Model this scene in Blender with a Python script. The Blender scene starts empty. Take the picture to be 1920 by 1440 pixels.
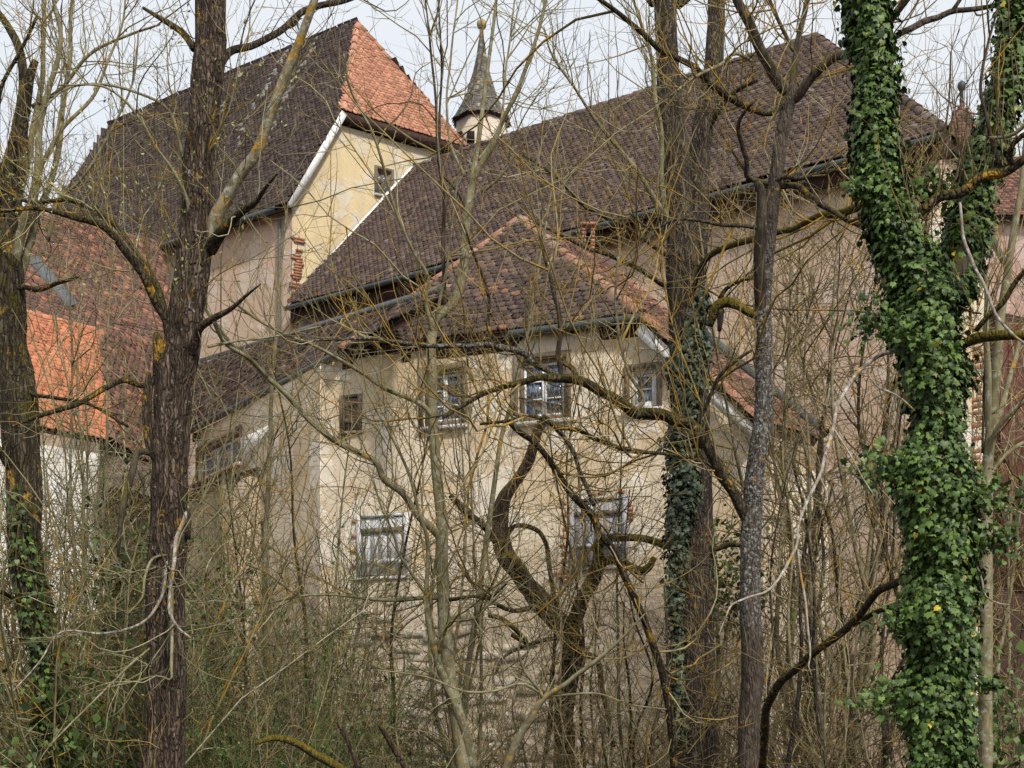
import bpy, math, random
import numpy as np
from mathutils import Vector, Matrix

rng = np.random.default_rng(11)
random.seed(11)
SC = bpy.context.scene
COL = SC.collection

# ------------------------------------------------------------------ camera, sky, sun
F = 2638.0                      # focal length in photo pixels (1920 wide)
CX, HY = 960.0, 1345.0          # optical centre column, horizon row
EYE = 0.0
def P(px, py, d):
    """3D point seen at photo pixel px,py and lying d metres ahead."""
    return np.array([(px-CX)/F*d, d, (HY-py)/F*d])

cam_d = bpy.data.cameras.new('camera'); cam = bpy.data.objects.new('camera', cam_d)
COL.objects.link(cam); SC.camera = cam
cam_d.sensor_width = 36.0; cam_d.lens = F/1920*36.0
cam_d.shift_y = (HY-720)/1920
cam.location = (0, 0, 0); cam.rotation_euler = (math.radians(90), 0, 0)
cam_d.clip_start = 0.1; cam_d.clip_end = 2000

W = bpy.data.worlds.new('World'); SC.world = W; W.use_nodes = True
nt = W.node_tree; nt.nodes.clear()
out = nt.nodes.new('ShaderNodeOutputWorld'); bg = nt.nodes.new('ShaderNodeBackground')
sky = nt.nodes.new('ShaderNodeTexSky'); sky.sky_type = 'NISHITA'; sky.sun_disc = False
SUN_EL, SUN_AZ = math.radians(43), math.radians(154)
sky.sun_elevation = SUN_EL; sky.sun_rotation = SUN_AZ; sky.air_density = 1.2; sky.dust_density = 2.5
tc = nt.nodes.new('ShaderNodeTexCoord'); mp = nt.nodes.new('ShaderNodeMapping'); mp.inputs['Scale'].default_value = (1, 1, 2.6)
no = nt.nodes.new('ShaderNodeTexNoise'); no.inputs['Scale'].default_value = 2.2; no.inputs['Detail'].default_value = 5
rp = nt.nodes.new('ShaderNodeValToRGB'); rp.color_ramp.elements[0].position = .3; rp.color_ramp.elements[1].position = .68
rp.color_ramp.elements[0].color = (6.6, 7.0, 7.5, 1); rp.color_ramp.elements[1].color = (7.4, 7.6, 7.8, 1)
mx = nt.nodes.new('ShaderNodeMix'); mx.data_type = 'RGBA'; mx.inputs['Factor'].default_value = .88
L = nt.links.new
L(tc.outputs['Generated'], mp.inputs['Vector']); L(mp.outputs['Vector'], no.inputs['Vector']); L(no.outputs['Fac'], rp.inputs['Fac'])
L(sky.outputs['Color'], mx.inputs[6]); L(rp.outputs['Color'], mx.inputs[7]); L(mx.outputs[2], bg.inputs['Color'])
bg.inputs['Strength'].default_value = .1; L(bg.outputs['Background'], out.inputs['Surface'])

sun_d = bpy.data.lights.new('sun', 'SUN'); sun = bpy.data.objects.new('sun', sun_d); COL.objects.link(sun)
sun_d.energy = 3.3; sun_d.angle = math.radians(5); sun_d.color = (1, .94, .84)
sd = Vector((math.sin(SUN_AZ)*math.cos(SUN_EL), math.cos(SUN_AZ)*math.cos(SUN_EL), math.sin(SUN_EL)))
sun.rotation_euler = sd.to_track_quat('Z', 'Y').to_euler()
sun.location = (20, -20, 30)
SC.view_settings.view_transform = 'Standard'; SC.view_settings.look = 'None'
SC.view_settings.exposure = 0.38; SC.view_settings.gamma = 1; SC.view_settings.use_curve_mapping = False
SC.cycles.max_bounces = 5; SC.cycles.diffuse_bounces = 3

# ------------------------------------------------------------------ numpy noise
def _hash(i, j, k, seed):
    h = (i*374761393 + j*668265263 + k*2147483647 + seed*974711) & 0xffffffff
    h = ((h ^ (h >> 13)) * 1274126177) & 0xffffffff
    return ((h ^ (h >> 16)) & 0xffff) / 65535.0
def vnoise(p, seed=0):
    p = np.asarray(p, float); i = np.floor(p).astype(np.int64); f = p - i; f = f*f*(3-2*f)
    r = 0
    for a in (0, 1):
        for b in (0, 1):
            for c in (0, 1):
                w = (f[..., 0] if a else 1-f[..., 0])*(f[..., 1] if b else 1-f[..., 1])*(f[..., 2] if c else 1-f[..., 2])
                r = r + w*_hash(i[..., 0]+a, i[..., 1]+b, i[..., 2]+c, seed)
    return r*2-1
def fbm(p, seed=0, o=3):
    p = np.asarray(p, float); r = 0; a = 1
    for k in range(o): r = r + a*vnoise(p*(2**k), seed+k); a *= .5
    return r

# ------------------------------------------------------------------ objects
def adopt(o, parent):
    if parent is None: return
    o.parent = parent
    if parent.type == 'EMPTY': o.matrix_parent_inverse = Matrix.Translation(-parent.location)
def mk_mesh(name, V, faces, mat=None, parent=None, rnd=None, smooth=False):
    """faces: list of arrays (M,3)/(M,4)/(M,n) of indices; rnd: per-vertex float attribute."""
    me = bpy.data.meshes.new(name)
    V = np.ascontiguousarray(V, dtype=np.float32)
    me.vertices.add(len(V)); me.vertices.foreach_set('co', V.ravel())
    if isinstance(faces, np.ndarray): faces = [faces]
    faces = [np.asarray(f, dtype=np.int32) for f in faces if len(f)]
    li = np.concatenate([f.ravel() for f in faces]); cnt = np.concatenate([np.full(len(f), f.shape[1], np.int32) for f in faces])
    me.loops.add(len(li)); me.loops.foreach_set('vertex_index', li)
    st = np.concatenate([[0], np.cumsum(cnt)[:-1]]).astype(np.int32)
    me.polygons.add(len(cnt)); me.polygons.foreach_set('loop_start', st)
    me.polygons.foreach_set('loop_total', cnt)
    if smooth: me.polygons.foreach_set('use_smooth', np.ones(len(cnt), bool))
    me.update(calc_edges=True)
    if rnd is not None:
        a = me.attributes.new('rnd', 'FLOAT', 'POINT'); a.data.foreach_set('value', np.asarray(rnd, np.float32))
    if mat: me.materials.append(mat)
    o = bpy.data.objects.new(name, me); COL.objects.link(o)
    adopt(o, parent)
    return o
def link(name, me, parent=None):
    o = bpy.data.objects.new(name, me); COL.objects.link(o)
    adopt(o, parent)
    return o
def empty(name, label=None, cat=None, group=None, loc=(0, 0, 0)):
    o = bpy.data.objects.new(name, None); COL.objects.link(o); o.empty_display_size = .2
    o.location = loc
    return tag(o, label, cat, group)
def tag(o, label=None, cat=None, group=None, kind=None):
    if label: o['label'] = label
    if cat: o['category'] = cat
    if group: o['group'] = group
    if kind: o['kind'] = kind
    return o
class MB:
    def __init__(s): s.v = []; s.f3 = []; s.f4 = []; s.fn = {}; s.n = 0; s.r = []
    def add(s, V, F_, rnd=None):
        V = np.asarray(V, float)
        for f in F_: s.fn.setdefault(len(f), []).append([i+s.n for i in f])
        s.v.append(V); s.r.append(np.full(len(V), random.random() if rnd is None else rnd)); s.n += len(V)
    def box(s, c, hx, hy, hz, M=None, rnd=None):
        """box with centre c and half sizes; M 3x3 rows = local axes."""
        M = np.eye(3) if M is None else np.asarray(M)
        q = np.array([[a, b, d] for a in (-1, 1) for b in (-1, 1) for d in (-1, 1)])*[hx, hy, hz]
        s.add(q@M + np.asarray(c), [[0, 1, 3, 2], [4, 6, 7, 5], [0, 4, 5, 1], [2, 3, 7, 6], [0, 2, 6, 4], [1, 5, 7, 3]], rnd)
    def build(s, name, mat, parent=None, smooth=False):
        return mk_mesh(name, np.concatenate(s.v), [np.array(f) for f in s.fn.values()], mat, parent, np.concatenate(s.r), smooth)

# ------------------------------------------------------------------ materials
class NM:
    def __init__(s, name):
        s.m = bpy.data.materials.new(name); s.m.use_nodes = True; s.t = s.m.node_tree
        s.b = s.t.nodes['Principled BSDF']; s.geo = s.t.nodes.new('ShaderNodeNewGeometry')
        s.b.inputs['Specular IOR Level'].default_value = .25
    def pos(s, scale=(1, 1, 1)):
        m = s.t.nodes.new('ShaderNodeMapping'); m.inputs['Scale'].default_value = scale
        s.t.links.new(s.geo.outputs['Position'], m.inputs['Vector']); return m.outputs['Vector']
    def noise(s, scale, detail=4, vec=None, rough=.55, dist=0):
        n = s.t.nodes.new('ShaderNodeTexNoise'); n.inputs['Scale'].default_value = scale; n.inputs['Detail'].default_value = detail
        n.inputs['Roughness'].default_value = rough; n.inputs['Distortion'].default_value = dist
        s.t.links.new(vec if vec is not None else s.geo.outputs['Position'], n.inputs['Vector']); return n.outputs['Fac']
    def voro(s, scale, vec=None, feature='F1', out='Distance'):
        n = s.t.nodes.new('ShaderNodeTexVoronoi'); n.inputs['Scale'].default_value = scale; n.feature = feature
        s.t.links.new(vec if vec is not None else s.geo.outputs['Position'], n.inputs['Vector']); return n.outputs[out]
    def ramp(s, fac, stops, const=False):
        r = s.t.nodes.new('ShaderNodeValToRGB'); cr = r.color_ramp
        while len(cr.elements) < len(stops): cr.elements.new(.5)
        for e, (p, c) in zip(cr.elements, stops):
            e.position = p; e.color = (c, c, c, 1) if isinstance(c, (int, float)) else (*c, 1)
        if const: cr.interpolation = 'CONSTANT'
        s.t.links.new(fac, r.inputs['Fac']); return r.outputs['Color']
    def mix(s, fac, a, b, blend='MIX'):
        m = s.t.nodes.new('ShaderNodeMix'); m.data_type = 'RGBA'; m.blend_type = blend
        for v, i in ((fac, 0), (a, 6), (b, 7)):
            if isinstance(v, (int, float)): m.inputs[i].default_value = v
            elif isinstance(v, tuple): m.inputs[i].default_value = (*v, 1)
            else: s.t.links.new(v, m.inputs[i])
        return m.outputs[2]
    def math(s, op, a, b=0.0, clamp=False):
        m = s.t.nodes.new('ShaderNodeMath'); m.operation = op; m.use_clamp = clamp
        for v, i in ((a, 0), (b, 1)):
            if isinstance(v, (int, float)): m.inputs[i].default_value = v
            else: s.t.links.new(v, m.inputs[i])
        return m.outputs[0]
    def rnd(s):
        a = s.t.nodes.new('ShaderNodeAttribute'); a.attribute_name = 'rnd'
        b = s.t.nodes.new('ShaderNodeAttribute'); b.attribute_name = 'rnd'; b.attribute_type = 'OBJECT'
        return s.math('ADD', a.outputs['Fac'], b.outputs['Fac'])
    def sepz(s, src='Position'):
        x = s.t.nodes.new('ShaderNodeSeparateXYZ'); s.t.links.new(s.geo.outputs[src], x.inputs[0]); return x.outputs
    def fin(s, col, rough=.85, bump=None, dist=.01, strength=.6):
        if isinstance(col, tuple): s.b.inputs['Base Color'].default_value = (*col, 1)
        else: s.t.links.new(col, s.b.inputs['Base Color'])
        if isinstance(rough, (int, float)): s.b.inputs['Roughness'].default_value = rough
        else: s.t.links.new(rough, s.b.inputs['Roughness'])
        if bump is not None:
            b = s.t.nodes.new('ShaderNodeBump'); b.inputs['Distance'].default_value = dist; b.inputs['Strength'].default_value = strength
            s.t.links.new(bump, b.inputs['Height']); s.t.links.new(b.outputs['Normal'], s.b.inputs['Normal'])
        return s.m

def plaster(name, base, ochre, pale, dirt, lowz=None, patch=.5, dirt_amt=.35):
    n = NM(name)
    big = n.noise(.55, 5, rough=.6, dist=.4); mid = n.noise(2.3, 5); fine = n.noise(14, 5, rough=.7)
    streak = n.noise(1.0, 5, n.pos((3.2, 3.2, .35)), .65)
    c = n.mix(n.ramp(big, [(patch-.04, 0.), (patch+.03, 1.)]), base, ochre)
    c = n.mix(n.ramp(n.noise(1.1, 6, rough=.62, dist=.25), [(.53, 0.), (.565, 1.)]), c, pale)
    c = n.mix(n.ramp(mid, [(.3, .28), (.7, 0.)]), c, dirt)
    c = n.mix(n.ramp(streak, [(.42, 0.), (.8, dirt_amt)]), c, dirt)
    if lowz is not None:
        z = n.math('ADD', n.sepz()[2], n.math('MULTIPLY', n.noise(.8, 4), 2.4))
        lo = n.mix(n.ramp(n.noise(3.2, 6, n.pos((1, 1, 2.5)), .7), [(.35, (.20, .16, .11)), (.5, (.36, .31, .24)), (.66, (.50, .45, .37))]),
                   (.24, .2, .15), (.4, .35, .27)) if False else n.ramp(n.noise(3.2, 6, n.pos((1, 1, 2.2)), .7), [(.33, (.27, .21, .145)), (.5, (.45, .37, .27)), (.68, (.60, .52, .41))])
        mpn = n.t.nodes.new('ShaderNodeMapRange'); mpn.inputs[1].default_value = lowz+1.2; mpn.inputs[2].default_value = lowz+.2
        n.t.links.new(z, mpn.inputs[0])
        c = n.mix(mpn.outputs[0], c, lo)
    c = n.mix(n.ramp(fine, [(.3, .22), (.65, 0.)]), c, (dirt[0]*.6, dirt[1]*.6, dirt[2]*.6))
    h = n.math('ADD', n.math('MULTIPLY', n.ramp(n.noise(1.1, 6, rough=.62, dist=.25), [(.53, 0.), (.565, 1.)]), .6), n.math('MULTIPLY', fine, .7))
    h = n.math('ADD', h, n.math('MULTIPLY', mid, .8))
    return n.fin(c, .93, h, .03, .55)

M = {}
M['plaster_front'] = plaster('old_cream_plaster', (.77, .66, .50), (.66, .51, .33), (.80, .72, .60), (.36, .29, .22), lowz=2.9, dirt_amt=.4)
M['plaster_low'] = plaster('grey_brown_plaster', (.40, .33, .25), (.46, .36, .24), (.34, .29, .24), (.19, .16, .13), lowz=1.2)
M['plaster_pink'] = plaster('faded_pink_plaster', (.62, .455, .345), (.58, .42, .30), (.64, .53, .44), (.36, .27, .22), dirt_amt=.25)
M['plaster_pale'] = plaster('pale_plaster', (.60, .52, .44), (.56, .47, .37), (.66, .60, .52), (.34, .28, .23), dirt_amt=.25)
M['plaster_yellow'] = plaster('yellow_plaster', (.64, .51, .30), (.58, .45, .26), (.60, .54, .43), (.36, .31, .24), patch=.53, dirt_amt=.4)
M['plaster_white'] = plaster('white_plaster', (.78, .76, .72), (.74, .71, .66), (.8, .79, .76), (.4, .38, .35), dirt_amt=.15)
M['plaster_cream'] = plaster('cream_plaster', (.74, .66, .50), (.68, .56, .38), (.74, .70, .62), (.4, .33, .25), dirt_amt=.2)

def tilemat(name, stops, lichen=.2, moss=.1, band=None):
    n = NM(name)
    r = n.rnd()
    c = n.ramp(r, stops)
    c = n.mix(n.ramp(n.noise(1.6, 4), [(.35, .35), (.65, 0.)]), c, tuple(x*.55 for x in stops[0][1]))
    c = n.mix(n.ramp(n.noise(17, 4, rough=.7), [(.58, 0.), (.72, lichen)]), c, (.42, .40, .36))
    c = n.mix(n.ramp(n.noise(2.4, 6, rough=.75), [(.60, 0.), (.64, moss)]), c, n.ramp(n.noise(50, 2), [(.35, (.12, .07, .02)), (.65, (.30, .16, .03))]))
    if band:
        for (x0, w) in band: pass
    return n.fin(c, .8, n.noise(30, 4), .006, .5)
DK = [(0, (.078, .053, .047)), (.35, (.116, .080, .071)), (.7, (.148, .104, .090)), (.95, (.18, .13, .11)), (1, (.26, .21, .18))]
M['tile_dark'] = tilemat('weathered_dark_tile', DK, .35, .95)
M['tile_dark2'] = tilemat('weathered_violet_brown_tile', [(0, (.066, .047, .043)), (.5, (.108, .078, .070)), (.92, (.15, .112, .10)), (.97, (.33, .31, .29)), (1, (.40, .38, .36))], .5, .3)
M['tile_front'] = tilemat('brown_beaver_tail_tile', [(0, (.060, .042, .038)), (.4, (.098, .066, .058)), (.75, (.135, .090, .076)), (.96, (.175, .112, .09)), (.99, (.32, .15, .09)), (1, (.36, .33, .3))], .7, .35)
M['tile_orange'] = tilemat('bright_orange_tile', [(0, (.38, .17, .11)), (.5, (.52, .25, .165)), (.9, (.60, .31, .20)), (1, (.30, .15, .12))], .3, .15)
M['tile_mixed'] = tilemat('red_brown_mixed_tile', [(0, (.09, .055, .048)), (.5, (.16, .085, .068)), (.82, (.24, .12, .085)), (1, (.42, .18, .10))], .5, .5)
M['tile_orange2'] = tilemat('new_orange_tile', [(0, (.42, .16, .085)), (.6, (.56, .225, .115)), (1, (.34, .14, .085))], .15, .05)
M['slate'] = tilemat('grey_slate_shingle', [(0, (.06, .055, .05)), (.5, (.11, .10, .09)), (.85, (.17, .155, .13)), (1, (.36, .33, .24))], .8, .5)
M['ridge'] = tilemat('orange_ridge_tile', [(0, (.26, .13, .085)), (.5, (.38, .18, .115)), (1, (.30, .19, .14))], .9, .6)

def simple(name, c, rough=.7, var=.3, sc=8, bumpd=.004, spec=.25, metal=0):
    n = NM(name); n.b.inputs['Specular IOR Level'].default_value = spec; n.b.inputs['Metallic'].default_value = metal
    col = n.mix(n.ramp(n.noise(sc, 5, rough=.65), [(.3, 0.), (.7, 1.)]), tuple(x*(1-var) for x in c), tuple(min(1, x*(1+var)) for x in c))
    return n.fin(col, rough, n.noise(sc*4, 4), bumpd, .5)
M['dark_wood'] = simple('dark_red_brown_wood', (.045, .022, .018), .8)
M['gutter'] = simple('dark_green_grey_zinc', (.055, .07, .07), .5, .25)
M['lead'] = simple('grey_lead_flashing', (.10, .11, .12), .6, .25)
M['white_mortar'] = simple('white_mortar', (.70, .69, .66), .9, .2)
M['brick'] = simple('red_brick', (.33, .155, .10), .9, .3)
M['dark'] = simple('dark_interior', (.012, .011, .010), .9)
M['stone'] = None
def weathered_wood(name, a, b, warm):
    n = NM(name)
    g = n.noise(6, 6, n.pos((5, 5, .35)), .7)
    c = n.ramp(g, [(.3, a), (.55, b), (.75, tuple(min(1, x*1.25) for x in b))])
    c = n.mix(n.ramp(n.noise(2.2, 4), [(.4, 0.), (.7, .7)]), c, warm)
    return n.fin(c, .85, g, .006, .8)
M['wood_grey'] = weathered_wood('weathered_pale_grey_wood', (.30, .30, .31), (.54, .55, .58), (.42, .39, .34))
M['wood_blue'] = weathered_wood('weathered_blue_grey_wood', (.17, .175, .19), (.34, .35, .39), (.28, .25, .21))
M['wood_brown'] = weathered_wood('weathered_brown_wood', (.06, .05, .04), (.18, .14, .11), (.12, .09, .06))
M['white_paint'] = simple('flaking_white_paint', (.62, .62, .62), .7, .3, 20)
n = NM('old_window_glass'); n.b.inputs['Specular IOR Level'].default_value = .8
M['glass'] = n.fin(n.ramp(n.noise(9, 3, n.pos((3, 3, 1))), [(.38, (.02, .025, .035)), (.5, (.09, .13, .20)), (.68, (.26, .34, .45))]), .12, n.noise(7, 2), .01, .25)
n = NM('rubble_stone')
M['stone'] = n.fin(n.mix(n.ramp(n.noise(9, 5, rough=.7), [(.35, 0.), (.6, .6)]), n.ramp(n.rnd(), [(0, (.34, .28, .2)), (.5, (.47, .40, .31)), (1, (.62, .56, .47))]), (.24, .19, .14)), .95, n.noise(20, 5), .01, .7)
n = NM('woodland_soil')
M['soil'] = n.fin(n.ramp(n.noise(3, 8, rough=.7), [(.3, (.035, .026, .016)), (.5, (.085, .062, .036)), (.7, (.15, .11, .065))]), .95, n.noise(12, 6, rough=.7), .06, 1)

def bark(name, a, b, c_, lichen=None, la=(.55, .62), moss=0., orange=0., vert=(9, 9, 1.2), dist=.012, mosscol=(.10, .085, .015), fis=0., patch=False):
    n = NM(name)
    g = n.noise(2.6, 7, n.pos(vert), .65, .3)
    col = n.ramp(g, [(.38, a), (.5, b), (.62, c_)])
    if fis:
        wv = n.t.nodes.new('ShaderNodeMix'); wv.data_type = 'VECTOR'; wv.inputs[0].default_value = .12
        nz = n.t.nodes.new('ShaderNodeTexNoise'); nz.inputs['Scale'].default_value = 6; n.t.links.new(n.geo.outputs['Position'], nz.inputs['Vector'])
        n.t.links.new(n.pos((38, 38, 4.6)), wv.inputs[4]); 
        sc_ = n.t.nodes.new('ShaderNodeVectorMath'); sc_.operation = 'SCALE'; sc_.inputs[3].default_value = 20; n.t.links.new(nz.outputs['Color'], sc_.inputs[0]); n.t.links.new(sc_.outputs[0], wv.inputs[5])
        ed = n.voro(1.0, wv.outputs[1], 'DISTANCE_TO_EDGE')
        fm = n.ramp(ed, [(.0, 1.), (.22, 0.)]); col = n.mix(n.math('MULTIPLY', fm, fis), col, tuple(x*.45 for x in a))
        col = n.mix(n.ramp(n.noise(55, 4, n.pos((1, 1, .3)), .7), [(.42, .5), (.6, 0.)]), col, a)
    if lichen:
        lm = n.ramp(n.noise(34 if patch else 15, 6, rough=.75, dist=.3), [(la[0], 0.), (la[1], 1.)])
        if patch:
            zz = n.t.nodes.new('ShaderNodeMapRange'); n.t.links.new(n.math('ADD', n.sepz()[2], n.math('MULTIPLY', n.noise(1.3, 3), 1.6)), zz.inputs[0]); zz.inputs[1].default_value = 1.5; zz.inputs[2].default_value = 2.2; zz.inputs[3].default_value = .05
            z2 = n.t.nodes.new('ShaderNodeMapRange'); n.t.links.new(n.math('ADD', n.sepz()[2], n.math('MULTIPLY', n.noise(1.3, 3), 1.6)), z2.inputs[0]); z2.inputs[1].default_value = 4.6; z2.inputs[2].default_value = 5.2; z2.inputs[3].default_value = 1; z2.inputs[4].default_value = .15; lm = n.math('MULTIPLY', lm, z2.outputs[0])
            lm = n.math('MULTIPLY', lm, zz.outputs[0])
        col = n.mix(lm, col, n.ramp(n.noise(40, 3), [(.35, tuple(x*.6 for x in lichen)), (.6, lichen)]))
    if orange:
        col = n.mix(n.ramp(n.noise(4.5, 5, rough=.7), [(.60-orange, 0.), (.66-orange, .9)]), col, n.ramp(n.noise(30, 3), [(.3, (.22, .13, .02)), (.7, (.48, .27, .03))]))
    if moss:
        up = n.sepz('Normal')[2]
        f = n.math('ADD', n.math('MULTIPLY', up, .55), n.noise(5, 5, rough=.7))
        col = n.mix(n.ramp(f, [(.95-moss, 0.), (1.08-moss, 1.)]), col, n.ramp(n.noise(45, 3), [(.3, tuple(x*.45 for x in mosscol)), (.7, mosscol)]))
    h = n.math('ADD', g, n.math('MULTIPLY', n.noise(30, 5, rough=.7), .5))
    if fis: h = n.math('SUBTRACT', h, n.math('MULTIPLY', fm, .9))
    return n.fin(col, .92, h, dist, 1.0)
M['bark_brown'] = bark('deeply_ridged_brown_bark', (0.035, 0.023, 0.016), (0.114, 0.078, 0.055), (0.239, 0.177, 0.133), (0.335, 0.335, 0.274), (.60, .66), moss=.25, orange=-.02, fis=.75, dist=.03)
M['bark_mossy'] = bark('mossy_brown_bark', (0.023, 0.017, 0.010), (0.072, 0.056, 0.032), (0.151, 0.122, 0.079), (0.202, 0.216, 0.158), (.62, .7), moss=.36, orange=0.03, fis=.7, dist=.02)
M['bark_smooth'] = bark('smooth_olive_bark', (0.108, 0.094, 0.047), (0.166, 0.144, 0.079), (0.223, 0.198, 0.119), (0.302, 0.310, 0.238), (.53, .61), orange=-.01, moss=.08, vert=(4, 4, 2), dist=.004)
M['bark_lichen'] = bark('lichen_spotted_dark_bark', (.030, .023, .017), (.072, .054, .040), (.12, .092, .068), (.29, .31, .31), (.50, .60), moss=.1, orange=-.04, vert=(6, 6, 3), dist=.012, patch=True, fis=.35)
M['bark_grey'] = bark('grey_brown_ridged_bark', (0.025, 0.019, 0.014), (0.090, 0.067, 0.050), (0.158, 0.122, 0.097), (0.259, 0.266, 0.245), (.58, .68), moss=.1, orange=-.06, fis=.85, dist=.02)
M['bark_dark'] = bark('dark_wet_bark', (.013, .010, .008), (.04, .031, .023), (.085, .068, .05), (.25, .26, .21), (.64, .7), moss=.32, orange=-.01)
M['bark_red'] = bark('red_brown_peeling_bark', (0.025, 0.016, 0.010), (0.086, 0.056, 0.037), (0.187, 0.133, 0.097), (0.216, 0.216, 0.180), (.62, .7), moss=.3, fis=.8)
M['bark_moss_thick'] = bark('thick_moss_bark', (0.025, 0.019, 0.010), (0.076, 0.060, 0.034), (0.153, 0.119, 0.076), (0.238, 0.255, 0.187), (.64, .7), moss=.75, mosscol=(0.145, 0.111, 0.012), fis=.5)
M['bleached'] = bark('bleached_bare_wood', (.10, .08, .065), (.22, .185, .15), (.34, .30, .26), (.45, .44, .41), (.52, .6), moss=0, orange=.04, dist=.004)
M['bark_side'] = bark('mottled_orange_lichened_bark', (.10, .085, .05), (.18, .15, .09), (.27, .235, .16), (.40, .39, .33), (.5, .6), moss=.05, orange=.07, dist=.008)
def twigmat(name, stops, orange=0.):
    n = NM(name)
    c = n.ramp(n.rnd(), stops)
    if orange: c = n.mix(n.ramp(n.noise(5, 4, rough=.7), [(.62-orange, 0.), (.68-orange, .85)]), c, (.38, .22, .02))
    c = n.mix(n.ramp(n.noise(14, 3), [(.4, .35), (.6, 0.)]), c, tuple(x*.35 for x in stops[1][1]))
    return n.fin(c, .75)
M['twig_olive'] = twigmat('olive_yellow_twig', [(0, (0.056, 0.040, 0.019)), (.35, (0.177, 0.141, 0.056)), (.8, (0.290, 0.242, 0.111)), (1, (0.371, 0.338, 0.223))], .05)
M['twig_brown'] = twigmat('grey_brown_twig', [(0, (0.035, 0.023, 0.013)), (.35, (0.130, 0.094, 0.047)), (.75, (0.233, 0.178, 0.099)), (1, (0.362, 0.294, 0.191))], .0)
M['twig_green'] = twigmat('grey_green_twig', [(0, (0.063, 0.054, 0.025)), (.45, (0.202, 0.183, 0.089)), (.85, (0.311, 0.287, 0.165)), (1, (0.404, 0.381, 0.257))], .03)
M['twig_dark'] = twigmat('dark_twig', [(0, (.025, .018, .013)), (.5, (.065, .046, .034)), (1, (.13, .095, .07))], 0.0)
M['twig_orange'] = twigmat('lichen_orange_twig', [(0, (0.059, 0.041, 0.018)), (.35, (0.178, 0.137, 0.052)), (.8, (0.274, 0.229, 0.111)), (1, (0.340, 0.311, 0.222))], .12)
def leafmat(name, stops, rough=.4, spec=.4, trans=.15):
    n = NM(name); n.b.inputs['Specular IOR Level'].default_value = spec
    c = n.ramp(n.rnd(), stops)
    c = n.mix(n.ramp(n.noise(2.1, 3), [(.35, .35), (.6, 0.)]), c, tuple(x*.5 for x in stops[0][1]))
    n.b.inputs['Transmission Weight'].default_value = 0
    return n.fin(c, rough)
M['ivy'] = leafmat('ivy_leaf', [(0, (.018, .034, .009)), (.4, (.048, .092, .018)), (.8, (.098, .16, .032)), (.975, (.14, .21, .055)), (.988, (.13, .09, .04)), (.9985, (.45, .38, .05)), (1, (.5, .4, .04))], .5, .28)
M['ivy_grey'] = leafmat('grey_green_ivy_leaf', [(0, (.02, .035, .02)), (.5, (.055, .085, .045)), (1, (.12, .15, .09))], .45, .4)
M['bud'] = leafmat('pale_green_bud', [(0, (.20, .22, .05)), (.5, (.36, .38, .12)), (1, (.52, .52, .25))], .6)
M['catkin'] = leafmat('orange_brown_catkin', [(0, (.16, .07, .025)), (.6, (.30, .145, .05)), (1, (.42, .27, .12))], .8)
M['dead_leaf'] = leafmat('dry_leaf', [(0, (.12, .06, .03)), (.6, (.28, .17, .09)), (1, (.42, .30, .19))], .8)
M['bush_green'] = leafmat('fresh_green_leaflet', [(0, (.035, .07, .012)), (.6, (.07, .13, .025)), (1, (.14, .2, .05))], .6)

# ------------------------------------------------------------------ ground
def ground():
    nx = 130
    xs = np.linspace(-1, 1, nx); xs = np.sign(xs)*np.abs(xs)**1.8*320
    ys = np.linspace(-1, 1, nx); ys = np.sign(ys)*np.abs(ys)**1.8*320+20
    X, Y = np.meshgrid(xs, ys)
    Z = -1.95 + .35*np.clip((Y-14)/8, 0, 1) + .12*fbm(np.stack([X*.35, Y*.35, X*0], -1), 3)
    V = np.stack([X, Y, Z], -1).reshape(-1, 3)
    i = np.arange(nx-1)[:, None]*nx + np.arange(nx-1)[None]
    q = np.stack([i, i+1, i+nx+1, i+nx], -1).reshape(-1, 4)
    tag(mk_mesh('ground', V, q, M['soil'], smooth=True), kind='structure')
ground()

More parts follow.
